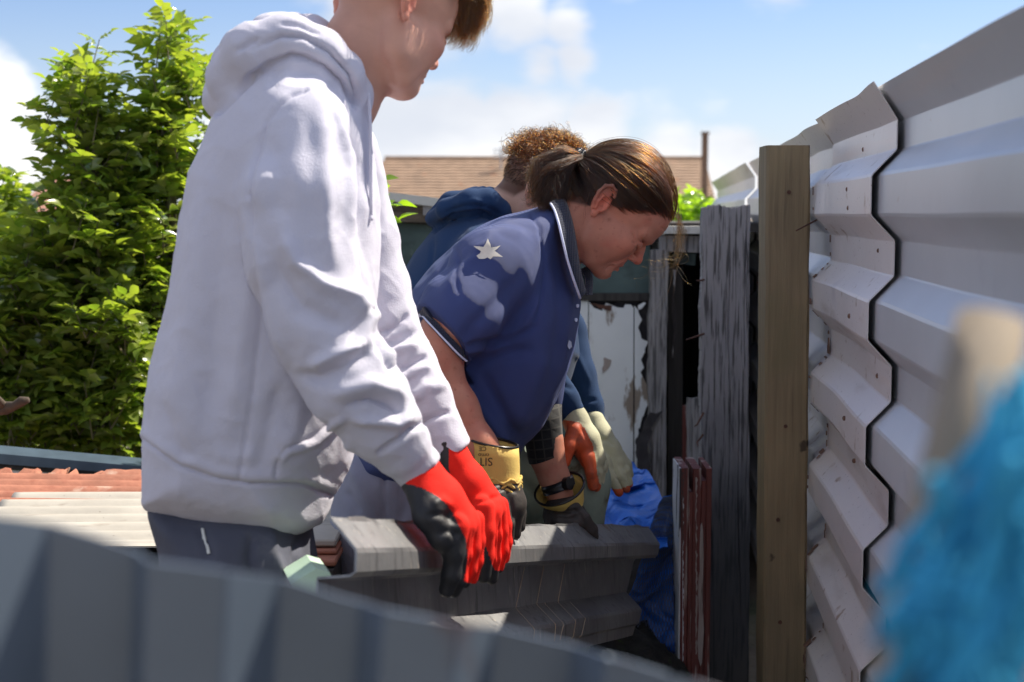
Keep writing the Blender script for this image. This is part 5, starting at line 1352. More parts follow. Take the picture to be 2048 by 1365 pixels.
# polo
v = Vol([W(655, 0, 2.7).x, 2.38, W(0, 1040, 2.7).z], [W(1195, 0, 2.7).x, 3.02, W(0, 385, 2.7).z], .0036)
POLO = [(1118, 412), (1085, 412), (1053, 420), (1001, 435), (953, 456), (908, 487), (868, 526), (829, 572), (803, 620), (770, 700), (738, 790), (708, 880), (700, 940), (790, 990), (900, 985), (985, 950), (1030, 925), (1048, 889), (1088, 850),
        (1114, 800), (1140, 731), (1154, 660), (1160, 612), (1160, 585), (1152, 540), (1142, 480), (1132, 430)]
v.poly([W(a, b, 2.72) for a, b in POLO], 2.72, lambda z: .195, .10, .01)
P, R_ = ch([(1020, 500, 2.60, .062), (985, 540, 2.55, .072), (925, 622, 2.50, .069), (880, 682, 2.49, .062), (850, 722, 2.49, .060)]); v.chain(P, R_, .022)
hd = W(929, 725, 2.49) - W(843, 622, 2.49); ax_ = W(886, 674, 2.49) - W(1000, 545, 2.55); hn = (ax_ - hd * ax_.dot(hd) / hd.length_squared); 
v.plane_cut(W(886, 674, 2.49), hn, lo=w3(W(800, 790, 2.38)), hi=w3(W(955, 560, 2.575)))
P, R_ = ch([(1080, 560, 2.88, .06), (1085, 700, 2.90, .055), (1080, 800, 2.90, .048)]); v.chain(P, R_, .02)
V, Q = v.mesh(2)
ST = [([(1062, 432), (1078, 455), (1085, 500), (1090, 545), (1084, 600), (1070, 640)], 4, -4, 1), ([(908, 490), (915, 520), (912, 560), (920, 590)], 5, -3),
      ([(1000, 470), (960, 500), (915, 545), (880, 590)], 12, 6), ([(1050, 540), (1000, 600), (950, 650), (925, 690)], 16, -6), ([(1080, 600), (1040, 660), (990, 700), (940, 712)], 12, 8),
      ([(1075, 650), (1020, 680), (970, 690), (930, 700)], 8, -9), ([(910, 740), (960, 720), (1020, 705), (1070, 700)], 14, -10), ([(925, 770), (975, 840), (1020, 900)], 13, 10), ([(960, 740), (1010, 830), (1040, 880)], 12, -9), ([(1100, 700), (1060, 780), (1030, 860)], 18, 7),
      ([(1105, 480), (1120, 560), (1120, 640), (1100, 740)], 10, -4), ([(1140, 620), (1130, 700), (1105, 780)], 10, 5), ([(870, 560), (900, 530), (940, 510), (985, 505)], 9, -4), ([(960, 470), (1010, 462), (1050, 475)], 10, 3)]
V = folds(V, Q, ST); nn = vnormals(V, Q); V = (V + nn * (noise3(V, 6, 14) * .0030 + noise3(V, 16, 16) * .0010)[:, None]).astype(np.float32)
polo = mesh_np('polo_shirt', V, Q, M['polo'], pb, True); hitB = hit_fn([(V, Q), (V3, Q3)])
# sleeve band with pale piping
G = ribbon(hitB, [(846, 618), (862, 640), (885, 668), (906, 692), (928, 716)], 17, .0035, n=4, step=4); Vs, Fs = shell(G, -.003); band = mesh_np('sleeve_band', Vs, Fs, M['polo_trim'], polo, True)
G2 = ribbon(hitB, [(843, 624), (859, 645), (882, 673), (903, 697), (926, 722)], 3.5, .0062, n=2, step=4); Vs, Fs = shell(G2, -.002); mesh_np('piping', Vs, Fs, M['stripe'], band, False)
# collar: folded band round the neck, near side, back and far wing
def coll(A, B, name, par, m, th=.003):
    nA = 26; tA = np.linspace(0, 1, len(A)); t = np.linspace(0, 1, nA); PA = np.array([tuple(W(*q)) for q in A]); PB = np.array([tuple(W(*q)) for q in B])
    a = np.stack([np.interp(t, tA, PA[:, k]) for k in range(3)], 1); b = np.stack([np.interp(t, np.linspace(0, 1, len(B)), PB[:, k]) for k in range(3)], 1)
    for _ in range(3): a[1:-1] = (a[:-2] + 2 * a[1:-1] + a[2:]) / 4; b[1:-1] = (b[:-2] + 2 * b[1:-1] + b[2:]) / 4
    s = np.linspace(0, 1, 7)[None, :, None]; G = a[:, None] * (1 - s) + b[:, None] * s; G[:, :, 1] -= .008 * np.sin(s[..., 0] * math.pi)
    Vs, Fs = shell(G, th); o = mesh_np(name, Vs, Fs, m, par, True); return o, a
def onp(L, lift):
    o = []
    for (a, b, Y) in L:
        q = hitB(a, b, lift); o.append((a, b, min(Y, q.y) if q is not None and q.y > 2.4 else Y))
    return o
A_ = onp([(1098, 408, 2.62), (1106, 420, 2.60), (1114, 446, 2.57), (1122, 482, 2.555), (1131, 520, 2.555), (1143, 558, 2.565), (1157, 597, 2.60)], .006)
B_ = [(1122, 396, 2.66), (1131, 404, 2.645), (1142, 440, 2.62), (1150, 480, 2.60), (1155, 520, 2.595), (1161, 552, 2.60), (1170, 585, 2.63)]
co, edge = coll(A_, B_, 'collar', polo, M['polo_trim'])
mb = MB(); mb.tube([Vector(q) + Vector((0.003, -.004, 0)) for q in edge], .0024, 6); mb.build('piping', M['stripe'], co, True)
coll([(1098, 408, 2.62), (1096, 410, 2.70), (1106, 425, 2.78)], [(1122, 396, 2.66), (1118, 396, 2.71), (1128, 412, 2.76)], 'collar_back', polo, M['polo_trim'])
coll([(1160, 540, 2.70), (1168, 560, 2.69), (1172, 592, 2.67)], [(1176, 530, 2.74), (1184, 556, 2.73), (1182, 590, 2.70)], 'collar_wing', polo, M['polo_trim'])
# placket buttons, emblem, sun fleck on the shoulder put in as a pale star
for (a, b) in ((1152, 612), (1149, 640)):
    q = hitB(a, b, .002)
    if q is not None: mb = MB(); mb.tube([q, q + Vector((.0015, -.0015, 0))], .0036, 10); mb.build('button', M['stripe'], polo)
def decal(hit, pts, lift, th, name, m, par, cen=None):
    c = cen or (sum(p[0] for p in pts) / len(pts), sum(p[1] for p in pts) / len(pts)); n = len(pts); K = 5; V_ = []; 
    for k in range(1, K + 1):
        for (x_, y_) in pts:
            q = hit(c[0] + (x_ - c[0]) * k / K, c[1] + (y_ - c[1]) * k / K, lift)
            if q is None: return None
            V_.append(tuple(q))
    V_.append(tuple(hit(c[0], c[1], lift))); F_ = [((K - 1) * 0 + i, (i + 1) % n, K * n) for i in range(n)]
    for k in range(K - 1): F_ += [(k * n + i, (k + 1) * n + i, (k + 1) * n + (i + 1) % n, k * n + (i + 1) % n) for i in range(n)]
    return mesh_np(name, V_, F_, m, par, True)
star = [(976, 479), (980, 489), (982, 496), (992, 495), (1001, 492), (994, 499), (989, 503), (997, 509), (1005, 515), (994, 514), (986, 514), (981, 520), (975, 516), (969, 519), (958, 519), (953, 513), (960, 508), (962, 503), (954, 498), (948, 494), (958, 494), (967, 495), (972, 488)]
decal(hitB, star, .0018, 0, 'painted_sun_fleck', M['sun_fleck'], polo, (976, 504))
decal(hitB, [(1136, 680), (1141, 684), (1142, 694), (1137, 699), (1133, 692)], .0018, 0, 'emblem', M['stripe'], polo)
# far forearm sleeve and watch
G = loft([(W(1082, 800, 2.90), (.042, 0, .006), (0, .042, 0)), (W(1084, 850, 2.885), (.040, 0, .008), (0, .040, 0)), (W(1089, 890, 2.88), (.037, 0, .009), (0, .037, 0)), (W(1092, 916, 2.876), (.034, 0, .012), (0, .035, 0)), (W(1092, 917, 2.876), (.030, 0, .011), (0, .031, 0))], 32)
Vs, Fs = shell(G, .001); mesh_np('arm_sleeve', Vs, Fs, M['blacknet'], pb, True)
wt_c = W(1116, 970, 2.868); G = loft([(wt_c + Vector((-.003, 0, .009)), (.030, 0, .012), (0, .0285, 0)), (wt_c + Vector((.0, 0, .0)), (.031, 0, .012), (0, .0295, 0)), (wt_c + Vector((.003, 0, -.009)), (.030, 0, .012), (0, .0285, 0))], 28)
Vs, Fs = shell(G, .0025); wt = mesh_np('watch', Vs, Fs, M['black'], pb, True)
mb = MB(); q = W(1131, 968, 2.846); mb.tube([q, q + Vector((.009, -.007, .002))], .0135, 14); mb.build('watch_case', M['black'], wt); mb = MB(); mb.tube([q + Vector((.004, -.003, .012)), q + Vector((.010, -.007, .015))], .003, 8); mb.build('buckle', M['metalbit'], wt)
# near glove: yellow gauntlet cuff and dark hand
G = loft([(W(985, 884, 2.45), Vector((.044, 0, -.008)), (0, .046, 0)), (W(988, 906, 2.448), Vector((.043, 0, -.007)), (0, .045, 0)), (W(993, 932, 2.445), Vector((.039, 0, -.005)), (0, .042, 0)), (W(998, 950, 2.44), Vector((.034, 0, -.004)), (0, .036, 0)), (W(1000, 958, 2.44), Vector((.036, 0, -.004)), (0, .038, 0)), (W(1003, 968, 2.44), Vector((.031, 0, -.003)), (0, .034, 0))], 36)
Vs, Fs = shell(G, .0015); u_, q_ = None, None
Vs = (Vs + (noise3(Vs, 14, 3) * .002)[:, None] * np.array([.5, 1, .5])); cuff = mesh_np('glove_cuff', Vs, Fs, M['yglove'], pb, True); hitG = hit_fn([(Vs, Fs)])
mb = MB(); R0 = [tuple(p) for p in G[0]]; mb.tube(R0, .0026, 6); mb.build('cuff_piping', M['black'], cuff, True)
mb = MB(); 
for k in range(3): mb.tube([Vector(p) + Vector((0, 0, .004 * math.sin(i * 1.3 + k) - .005 * k)) for i, p in enumerate(loft([(W(1000, 955 + k * 4, 2.44), Vector((.0365, 0, -.004)), (0, .0385, 0))], 36)[0])], [.0026 + .0012 * math.sin(i * 2.1 + k) for i in range(37)], 6)
mb.build('elastic_gather', M['yglove'], cuff, True)
for (s_, sz, cx, cy) in (('SIT', .020, 971, 924), ('omo', .010, 968, 911), ('CE', .011, 966, 898)):
    tv, tf = text_mesh(s_, sz); w_ = tv[:, 0].max(); V_ = []
    for p in tv:
        q = hitG(cx - (p[0] - w_ / 2) * 1160, cy + (p[1] - sz * .35) * 1160, .0010); V_.append(tuple(q) if q is not None else None)
    if all(q is not None for q in V_): mesh_np('lettering', V_, tf, M['ink'], cuff, False)
ng = [([(1000, 955, 2.44), (1004, 975, 2.44), (1012, 1010, 2.44), (1016, 1035, 2.445)], [.028, .031, .034, .026], (1, 1.2, 1), .012),
      ([(990, 990, 2.40), (996, 1030, 2.395), (1002, 1062, 2.40)], [.018, .016, .013]), ([(1010, 1015, 2.41), (1014, 1045, 2.40), (1016, 1075, 2.405)], [.015, .0135, .011]),
      ([(1022, 1010, 2.44), (1028, 1038, 2.43), (1030, 1068, 2.43)], [.015, .013, .011]), ([(1030, 1000, 2.47), (1038, 1026, 2.465), (1040, 1054, 2.46)], [.014, .0125, .010])]
lo, hi = bounds([W(960, 930, 2.44), W(1060, 1100, 2.44)], .02); lo[1] = 2.35; hi[1] = 2.53
V, Q = glove_mesh(ng, lo, hi, .0024); V = folds(V, Q, [([(985, 985), (1010, 975), (1035, 985)], 4, -4), ([(1005, 1000), (1012, 1030), (1015, 1060)], 3, -3), ([(1022, 1000), (1030, 1050)], 3, -3)])
g = mesh_np('glove', V, Q, M['bglove'], pb, True); g['label'] = 'near dark brown work glove with yellow cuff'
# far glove: open yellow cuff, dark hand, one finger pointing down over the sheet
G = loft([(W(1119, 978, 2.86), Vector((.050, 0, .014)), (.0, .048, .022)), (W(1121, 991, 2.86), Vector((.045, 0, .011)), (.0, .045, .014)), (W(1127, 1006, 2.86), Vector((.040, 0, .006)), (0, .040, .004)), (W(1130, 1016, 2.86), Vector((.034, 0, .003)), (0, .034, 0))], 36)
Vs, Fs = shell(G, .0018); cf2 = mesh_np('glove_cuff', Vs, Fs, M['yglove'], pb, True)
mb = MB(); mb.tube([tuple(p) for p in G[0]], .0028, 6); mb.build('cuff_piping', M['black'], cf2, True)
fg = [([(1127, 1019, 2.86), (1129, 1030, 2.86), (1130, 1044, 2.86)], [.031, .036, .031], (1.18, 1.15, 1), .012),
      ([(1146, 1020, 2.83), (1166, 1040, 2.825), (1182, 1060, 2.83), (1188, 1074, 2.835)], [.018, .0155, .0135, .010]), ([(1135, 1040, 2.82), (1148, 1052, 2.815), (1154, 1068, 2.82)], [.017, .013, .011]),
      ([(1118, 1040, 2.82), (1124, 1056, 2.812), (1128, 1070, 2.82)], [.017, .013, .011]), ([(1103, 1036, 2.84), (1103, 1054, 2.83), (1106, 1066, 2.835)], [.017, .013, .011])]
lo, hi = bounds([W(1080, 985, 2.86), W(1205, 1095, 2.86)], .02); lo[1] = 2.78; hi[1] = 2.93
V, Q = glove_mesh(fg, lo, hi, .0024); V = folds(V, Q, [([(1105, 1020), (1135, 1024), (1165, 1018)], 4, -4), ([(1100, 1034), (1130, 1038), (1160, 1034)], 4, -3), ([(1145, 1010), (1160, 1030), (1170, 1050)], 4, -3)])
g = mesh_np('glove', V, Q, M['bglove'], pb, True); g['label'] = 'far dark work glove with open yellow cuff'
# trousers
v = Vol([W(640, 0, 2.7).x, 2.44, 0.0], [W(960, 0, 2.8).x, 3.0, 1.0], .0065)
v.poly([W(a, b, 2.72) for a, b in ((690, 870), (668, 960), (662, 1060), (680, 1180), (870, 1180), (920, 1000), (900, 900), (820, 850))], 2.72, .185, .09, .01)
for yy, dx in ((2.63, 0), (2.82, 10)):
    v.chain([W(770 + dx, 1100, yy), W(770 + dx, 1340, yy), W(765 + dx, 1700, yy)], [.10, .07, .058], .02)
V, Q = v.mesh(2); V = folds(V, Q, [([(770, 930), (765, 1000), (775, 1060)], 3.5, -5, 1), ([(700, 930), (730, 990), (760, 1040)], 8, 6), ([(690, 980), (720, 1030)], 8, -6), ([(800, 960), (810, 1010), (800, 1050)], 8, -5)])
mesh_np('trousers', V, Q, M['trouser_w'], pb, True)
for yy in (2.63, 2.82):
    a = W(765, 1730, yy); mb = Vol([a.x - .1, yy - .07, 0.0], [a.x + .28, yy + .07, .13], .006); mb.rc((a.x, yy, .05), (a.x + .15, yy, .035), .045, .032, .02); V, Q = mb.mesh(1); mesh_np('shoe', V, Q, M['shoe'], pb, True)
# hair pulled back to a tied ponytail
rr = np.random.RandomState(5); S = []; HC = np.array([.018, 0, .042]); HR = np.array([.1045, .079, .0955]); TIE = np.array([-.088, -.010, .028])
def todir(p): d = (np.array(p) - HC) / HR; return d / np.linalg.norm(d)
td = todir(TIE)
line = [(.122, 0, .079), (.113, -.030, .076), (.098, -.052, .068), (.080, -.064, .058), (.060, -.072, .040), (.040, -.077, .020), (.022, -.077, .018), (.012, -.077, .036), (-.010, -.076, .038), (-.024, -.074, .005), (-.016, -.070, -.030), (-.036, -.058, -.050), (-.055, -.038, -.066), (-.060, 0, -.070)]
L = np.array(line); tl = np.linspace(0, 1, len(L))
for i in range(7200):
    t = rr.rand() ** .9; side = 1 if rr.rand() < .72 else -1
    p = np.array([np.interp(t, tl, L[:, k]) for k in range(3)]); p[1] *= side; p += rr.normal(size=3) * .0036
    d0 = todir(p); s0 = rr.rand() ** 1.6 * .75; om = math.acos(np.clip(d0 @ td, -1, 1)); tt = s0 + (1 - s0) * np.linspace(0, 1, 13)
    k0 = np.sin((1 - tt) * om) / math.sin(om); k1 = np.sin(tt * om) / math.sin(om); D = k0[:, None] * d0 + k1[:, None] * td
    # sag toward the ear line so the strands sweep in arcs
    D[:, 2] += .10 * np.sin(tt * math.pi) * (1 if d0[2] > .2 else -.2); D /= np.linalg.norm(D, axis=1)[:, None]
    lift_ = 1.0 + .045 * rr.rand() * np.sin(np.clip(tt * math.pi, .5, math.pi)) + .03 * math.sin(side * 9 * t + 3 * math.sin(t * 31)) * np.sin(tt * math.pi)
    q = HC + D * HR * lift_[:, None]; q[:, 1] += .003 * np.sin(tt * 5 + t * 40); q[:, 2] += .0016 * np.sin(tt * 11 + t * 60 + rr.rand() * 1.5)
    if rr.rand() < .06: q += rr.normal(size=3) * .004 * np.sin(tt * math.pi)[:, None] + D * .004
    S.append(q @ RB.T + OB)
tw = OB + RB @ TIE; tpx = project(tw[None])
tx, ty = float(tpx[0][0]), float(tpx[1][0])
# tail: messy swirl up, then down beside the neck
for (n_, c, s_) in ((700, [(tx + 4, ty + 4, 2.69, 9), (tx - 30, ty - 14, 2.67, 10), (1108, 312, 2.66, 10), (1078, 330, 2.65, 12), (1075, 368, 2.65, 16), (1085, 405, 2.66, 14)], 1),
                    (900, [(tx + 4, ty + 4, 2.69, 9), (tx - 25, ty + 8, 2.66, 11), (1112, 352, 2.65, 16), (1096, 385, 2.64, 18), (1100, 420, 2.65, 18)], 2),
                    (500, [(tx + 4, ty + 4, 2.69, 8), (tx - 26, ty + 16, 2.67, 10), (1125, 372, 2.66, 14), (1112, 400, 2.66, 14), (1118, 418, 2.66, 12)], 3),
                    (320, [(tx, ty, 2.70, 9), (tx - 36, ty - 10, 2.70, 9), (1100, 322, 2.70, 14), (1072, 338, 2.69, 14), (1060, 352, 2.69, 8)], 4),
                    (180, [(tx, ty, 2.67, 8), (1118, 330, 2.64, 12), (1085, 345, 2.63, 10), (1070, 392, 2.64, 12), (1062, 400, 2.64, 9)], 5)):
    S += curve_strands(n_, [(a_, b_, y_, sp_ * (1 + .5 * i_ / len(c))) for i_, (a_, b_, y_, sp_) in enumerate(c)], None, s_, 18, curl=.0085, cf=1.5)
strands('hair', S, .00027, M['hair_w'], pb)
S = []
for i in range(46):       # loose strands round the forehead, catching the sun
    e, g_, k_ = rr.rand(), rr.rand(), rr.rand(); Y_ = 2.64 + .12 * rr.rand()
    S += curve_strands(1, [(1340 + 24 * e, 405 + 40 * g_, Y_, 2), (1352 + 22 * k_, 455 + 30 * e, Y_, 6), (1368 - 70 * g_ * k_, 490 + 40 * e, Y_, 14), (1362 - 80 * e, 520 + 60 * g_, Y_, 22)], None, 100 + i, 26, curl=.007 + .006 * g_, cf=1.2 + 1.6 * e)
for i, (c) in enumerate(([(1358, 440, 2.69, 2), (1352, 520, 2.68, 3), (1338, 580, 2.68, 2), (1316, 618, 2.68, 3), (1292, 628, 2.68, 3)], [(1360, 440, 2.69, 2), (1358, 500, 2.68, 2), (1346, 560, 2.68, 3), (1352, 600, 2.68, 3)],
                       [(1362, 450, 2.69, 2), (1350, 530, 2.68, 2), (1372, 560, 2.68, 3), (1385, 575, 2.68, 2)], [(1180, 385, 2.62, 2), (1172, 415, 2.615, 2), (1165, 450, 2.615, 2)])):
    S += curve_strands(2, c, None, 300 + i, 24, curl=.004, cf=1.3)
for i in range(260):      # flyaways over the crown and the tail
    t = rr.rand(); p = np.array([np.interp(t * .5, tl, L[:, k]) for k in range(3)]); s0 = rr.rand() * .7; d0 = todir(p); om = math.acos(np.clip(d0 @ td, -1, 1)); tt = s0 + .4 * np.linspace(0, 1, 9)
    D = (np.sin((1 - tt) * om) / math.sin(om))[:, None] * d0 + (np.sin(tt * om) / math.sin(om))[:, None] * td
    q = HC + D * HR * (1.03 + .07 * rr.rand() * np.linspace(0, 1, 9)[:, None]**1.5) ; S.append(q @ RB.T + OB)
strands('loose_hair', S, .00019, M['hair_w2'], pb)
S = []
for s in (-1, 1):
    for i in range(170):
        t = rr.rand(); p = np.array([.1155 - .016 * t**2, s * (.010 + .034 * t), .0235 + .004 * math.sin(t * 2.5) + .0022 * rr.normal()]); d = np.array([-.003, s * .006, .0015 * (1 - 2 * t)])
        S.append((p + np.linspace(0, 1, 4)[:, None] * d + np.array([.0015, 0, 0])) @ RB.T + OB)
strands('eyebrow', S, .00022, M['hair_w'], pb)
Gt = []; c = Vector(tw); tdn = Vector((W(1100, 345, 2.66) - W(tx, ty, 2.69))).normalized(); a_ = tdn.cross(Vector((0, 1, 0))).normalized(); b_ = tdn.cross(a_)
mb = MB()
for k in range(3): mb.tube([c + tdn * (.004 * (k - 1)) + (a_ * math.cos(w) + b_ * math.sin(w)) * (.0125 + .003 * math.sin(w * 7 + k)) for w in np.linspace(0, 2 * math.pi, 30)], .0042, 7, False)
mb.build('hair_tie', M['black'], pb, True)

# ================================================================== person C: petrol blue hoodie, curly hair
pc = thing('person', 'person with curly hair in plain dark blue hoodie, behind the person in navy polo', 'person')
pc.location = (W(900, 900, 3.15).x, 3.15, 0)
RC = frame(32, 2); earC = w3(W(1067, 384, 3.075)); OC = earC + .074 * RC[:, 1]
neckC = [(W(1048, 385, 3.16), .052), (W(1020, 425, 3.16), .056), (W(985, 470, 3.16), .07)]
V, Q, T, (x, y, z) = head_mesh(RC, OC, neckC, h=.0028, jaw=.008, young=1, mode='a')
sc_ = np.clip((z - np.interp(x, [-.1, -.03, .0, .04, .1], [-.045, -.035, .02, .03, .075])) / .012, 0, 1) * np.clip((.105 - x) / .01, 0, 1) * (1 - (np.abs(y) > .074)); T *= (1 - sc_[:, None] * np.array([.74, .80, .84]))
V = V @ RC.T + OC
v = Vol([W(770, 0, 3.15).x, 2.86, -.01], [W(1230, 0, 3.2).x, 3.46, 1.32], .011)
v.poly([W(a, b, 3.15) for a, b in ((1000, 440), (900, 460), (830, 560), (800, 760), (820, 930), (1000, 930), (1080, 800), (1110, 650), (1080, 500))], 3.15, .14, .08, .01)
for yy, kx in ((3.05, 1150), (3.28, 1120)):
    v.chain([W(900, 930, yy), W(kx, 940, yy), W(kx - 40, 1540, yy)], [.075, .05, .04], .02)
    v.rc(W(kx - 40, 1555, yy), W(kx + 60, 1570, yy), .035, .03, .02)
V2, Q2 = v.mesh(1); Vb, Qb = join([(V, Q), (V2, Q2)]); Tb = np.ones((len(Vb), 3)); Tb[:len(T)] = T
bodyC = mesh_np('body', Vb, Qb, M['skin_c'], pc, True, tint=Tb)
mb = MB(); q = W(1062, 373, 3.07); mb.tube([q + Vector((-.006, -.004, .0)), q + Vector((.006, -.006, .001))], .0045, 8); mb.build('ear_stud', M['black'], pc)
v = Vol([W(730, 0, 3.15).x, 2.86, W(0, 990, 3.15).z], [W(1225, 0, 3.15).x, 3.46, W(0, 365, 3.15).z], .005)
v.poly([W(a, b, 3.15) for a, b in ((1020, 440), (985, 415), (930, 420), (872, 452), (829, 505), (798, 557), (770, 640), (755, 760), (765, 900), (900, 960), (1010, 940), (1090, 850), (1140, 760), (1158, 700), (1150, 620), (1110, 520), (1060, 460))], 3.15, .19, .10, .01)
P, R_ = ch([(868, 438, 3.13, .016), (895, 418, 3.05, .022), (940, 405, 3.03, .026), (975, 402, 3.04, .026), (1000, 420, 3.06, .020), (1016, 440, 3.08, .014)]); v.chain(P, R_, .012)
P, R_ = ch([(868, 438, 3.16, .018), (905, 408, 3.15, .026), (950, 398, 3.16, .026), (980, 393, 3.18, .020), (995, 400, 3.2, .016)]); v.chain(P, R_, .012)
P, R_ = ch([(935, 392, 3.06, .014), (965, 385, 3.07, .014), (990, 398, 3.08, .012), (1008, 424, 3.1, .010)]); v.chain(P, R_, .005)
P, R_ = ch([(960, 520, 2.98, .06), (1010, 640, 2.95, .055), (1075, 730, 2.98, .046), (1120, 795, 3.0, .034), (1138, 818, 3.0, .030)]); v.chain(P, R_, .02)
P, R_ = ch([(1080, 540, 3.33, .06), (1125, 660, 3.34, .052), (1158, 750, 3.30, .040), (1180, 815, 3.27, .032), (1188, 842, 3.26, .028)]); v.chain(P, R_, .015)
V, Q = v.mesh(2)
V = folds(V, Q, [([(870, 460), (905, 432), (960, 425), (1000, 445)], 5, -9, 1), ([(880, 430), (930, 410), (975, 412), (1005, 435)], 4, -6), ([(905, 412), (950, 402), (985, 415)], 4, 5), ([(868, 470), (862, 520), (866, 570)], 5, -4), ([(930, 470), (960, 455), (1000, 470)], 14, 5), ([(1150, 700), (1180, 770)], 6, 4), ([(1120, 770), (1150, 780)], 5, -4), ([(1165, 805), (1188, 800)], 4, -5, 1)])
nn = vnormals(V, Q); V = (V + nn * (noise3(V, 6, 24) * .003)[:, None]).astype(np.float32)
mesh_np('hoodie', V, Q, M['hoodie_c'], pc, True)
v = Vol([W(790, 0, 3.0).x, 2.88, 0.0], [W(1260, 0, 3.2).x, 3.44, .95], .0075)
v.poly([W(a, b, 3.16) for a, b in ((810, 860), (810, 1010), (930, 1060), (1000, 1000), (1000, 880))], 3.16, .17, .08, .01)
for yy, kx in ((3.05, 1140), (3.28, 1110)):
    P, R_ = ch([(900, 950, yy, .10), (1030, 960, yy, .09), (kx, 965, yy, .085), (kx - 10, 1250, yy, .06), (kx - 40, 1520, yy, .055)]); v.chain(P, R_, .02)
V, Q = v.mesh(2); V = folds(V, Q, [([(1060, 900), (1110, 930), (1160, 920)], 10, 7), ([(1040, 960), (1080, 1000), (1100, 1040)], 8, -8), ([(1130, 960), (1150, 1010), (1150, 1050)], 8, 7), ([(1050, 1000), (1070, 1040)], 8, 6)])
mesh_np('trousers', V, Q, M['trouser_c'], pc, True)
for yy, kx in ((3.05, 1100), (3.28, 1070)):
    a = W(kx, 1550, yy); mb = Vol([a.x - .1, yy - .07, 0.0], [a.x + .28, yy + .07, .13], .006); mb.rc((a.x, yy, .05), (a.x + .15, yy, .035), .045, .032, .02); V, Q = mb.mesh(1); mesh_np('shoe', V, Q, M['shoe'], pc, True)
g1 = [([(1142, 822, 3.0), (1152, 842, 3.0), (1168, 880, 2.99), (1184, 915, 2.99)], [.027, .027, .033, .029], (1, 1.15, 1), .010),
      ([(1150, 862, 2.97), (1138, 892, 2.955), (1130, 925, 2.955)], [.018, .015, .0115]),
      ([(1176, 915, 2.96), (1184, 945, 2.955), (1186, 972, 2.96)], [.015, .0135, .0115]), ([(1184, 915, 2.98), (1193, 945, 2.975), (1192, 974, 2.98)], [.015, .0135, .011]),
      ([(1192, 910, 3.0), (1201, 938, 3.0), (1200, 965, 3.0)], [.014, .0125, .010]), ([(1197, 905, 3.02), (1206, 930, 3.02), (1206, 952, 3.02)], [.013, .0115, .009])]
lo, hi = bounds([W(1105, 795, 2.99), W(1225, 1000, 2.99)], .02); lo[1] = 2.91; hi[1] = 3.07
V, Q = glove_mesh(g1, lo, hi, .0027); V = folds(V, Q, [([(1190, 925), (1197, 960)], 3, -3), ([(1160, 850), (1175, 880), (1188, 900)], 4, -3)])
u, v_ = project(V); mask = (u < np.interp(v_, [838, 845, 860, 890, 920, 950, 968, 972], [1120, 1160, 1172, 1186, 1192, 1195, 1200, 1230]))
g = mesh_np('glove', V, Q, None, pc, True, mats=[M['cglove'], M['oglove']], fm=split_mat(V, Q, mask.astype(float))); g['label'] = 'near cream glove with orange palm towards the camera'
g2 = [([(1186, 840, 3.25), (1196, 868, 3.24), (1214, 905, 3.23), (1228, 925, 3.22)], [.026, .030, .034, .027], (1, 1.15, 1), .010),
      ([(1208, 920, 3.18), (1222, 955, 3.17), (1238, 985, 3.17)], [.0145, .0125, .0105]), ([(1222, 922, 3.20), (1240, 950, 3.19), (1252, 978, 3.19)], [.0145, .0125, .0105]),
      ([(1234, 918, 3.22), (1250, 942, 3.21), (1258, 968, 3.21)], [.014, .012, .010]), ([(1238, 908, 3.25), (1254, 930, 3.25), (1260, 950, 3.25)], [.013, .011, .009]), ([(1196, 900, 3.2), (1202, 930, 3.17), (1210, 950, 3.16)], [.016, .012, .010])]
lo, hi = bounds([W(1150, 815, 3.22), W(1275, 1010, 3.22)], .02); lo[1] = 3.12; hi[1] = 3.30
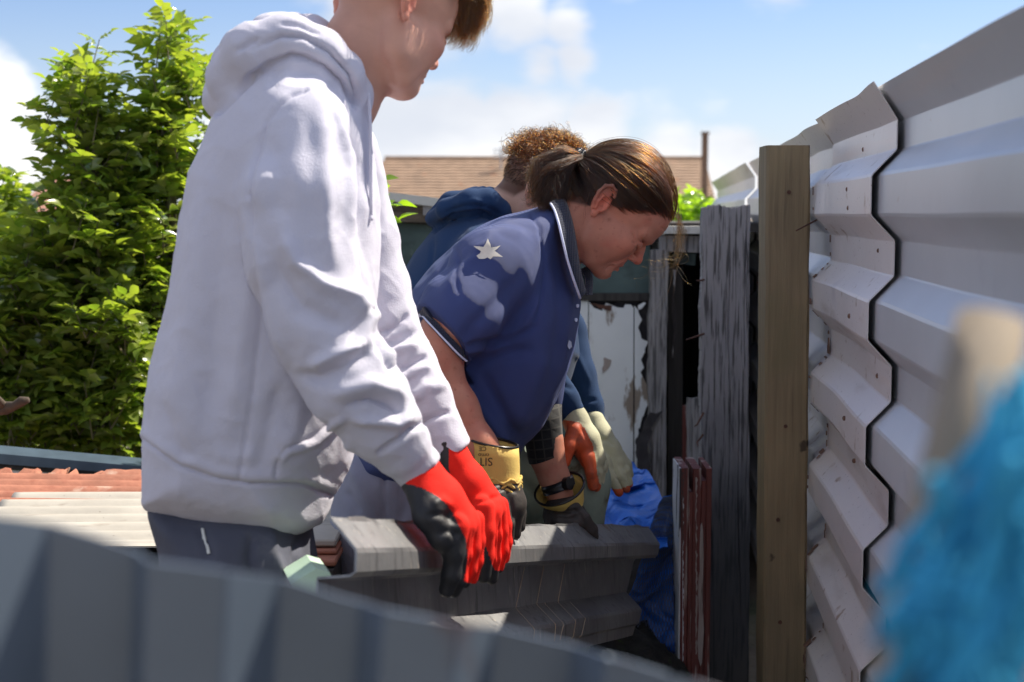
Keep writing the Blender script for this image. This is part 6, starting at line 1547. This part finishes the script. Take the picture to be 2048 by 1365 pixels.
V, Q = glove_mesh(g2, lo, hi, .0029); V = folds(V, Q, [([(1222, 930), (1236, 965)], 3, -3), ([(1236, 925), (1250, 955)], 3, -3), ([(1190, 880), (1215, 880), (1232, 892)], 4, -4)])
u, v_ = project(V); mask = v_ > (978 - (u - 1238) * .35 * (u > 1238)); mask |= (u < 1212) & (v_ > 915)
g = mesh_np('glove', V, Q, None, pc, True, mats=[M['cglove'], M['oglove']], fm=split_mat(V, Q, mask.astype(float))); g['label'] = 'far cream glove hanging open with orange fingertips'
rr = np.random.RandomState(8); S = []; S2 = []
for i in range(9000):
    th = rr.uniform(0, 2 * math.pi); el = rr.uniform(-.6, 1.5); d = np.array([math.cos(th) * math.cos(el), math.sin(th) * math.cos(el), math.sin(el)]); p = np.array([.018, 0, .045]) + d * np.array([.098, .074, .084])
    if p[0] > .10 and p[2] < .075: continue
    if p[2] < np.interp(p[0], [-.1, -.03, .0, .04, .1], [-.05, -.035, .02, .03, .075]): continue
    if abs(p[1]) > .06 and abs(p[0]) < .02 and p[2] < .035: continue
    top = el > (.02 if p[0] < .02 else .2) or (p[0] > .05)
    if not top:
        q = p + (d * .5 + np.array([-.2, 0, -.7])) * .008 * np.linspace(0, 1, 3)[:, None]; S2.append(q @ RC.T + OC)
    else:
        n_ = 16; t = np.linspace(0, 1, n_); cid = int(th * 6) * 7 + int(el * 7); w = .005 + .004 * math.sin(cid * 1.7); f = 1.1 + .5 * math.sin(cid * 2.3); ph = cid * 1.1 + rr.normal() * .5; cl = np.round(rr.rand() * 40)
        a = np.cross(d, [0.3, 1, .2]); a /= np.linalg.norm(a); b = np.cross(d, a); dr = d * .65 + rr.normal(size=3) * .22 + .5 * np.array([math.sin(cid * 3.1), math.cos(cid * 1.9), -.1 + .3 * math.sin(cid)])
        q = p + dr * .029 * rr.uniform(.7, 1.12) * np.sin(t * 1.7)[:, None] + (a * np.sin(t * f * 6.28 + ph)[:, None] + b * np.cos(t * f * 6.28 + ph)[:, None]) * w * (t[:, None] + .1); S.append(q @ RC.T + OC)
strands('hair', S, .00048, M['hair_c'], pc); strands('short_hair', S2, .00030, M['stubble'], pc)
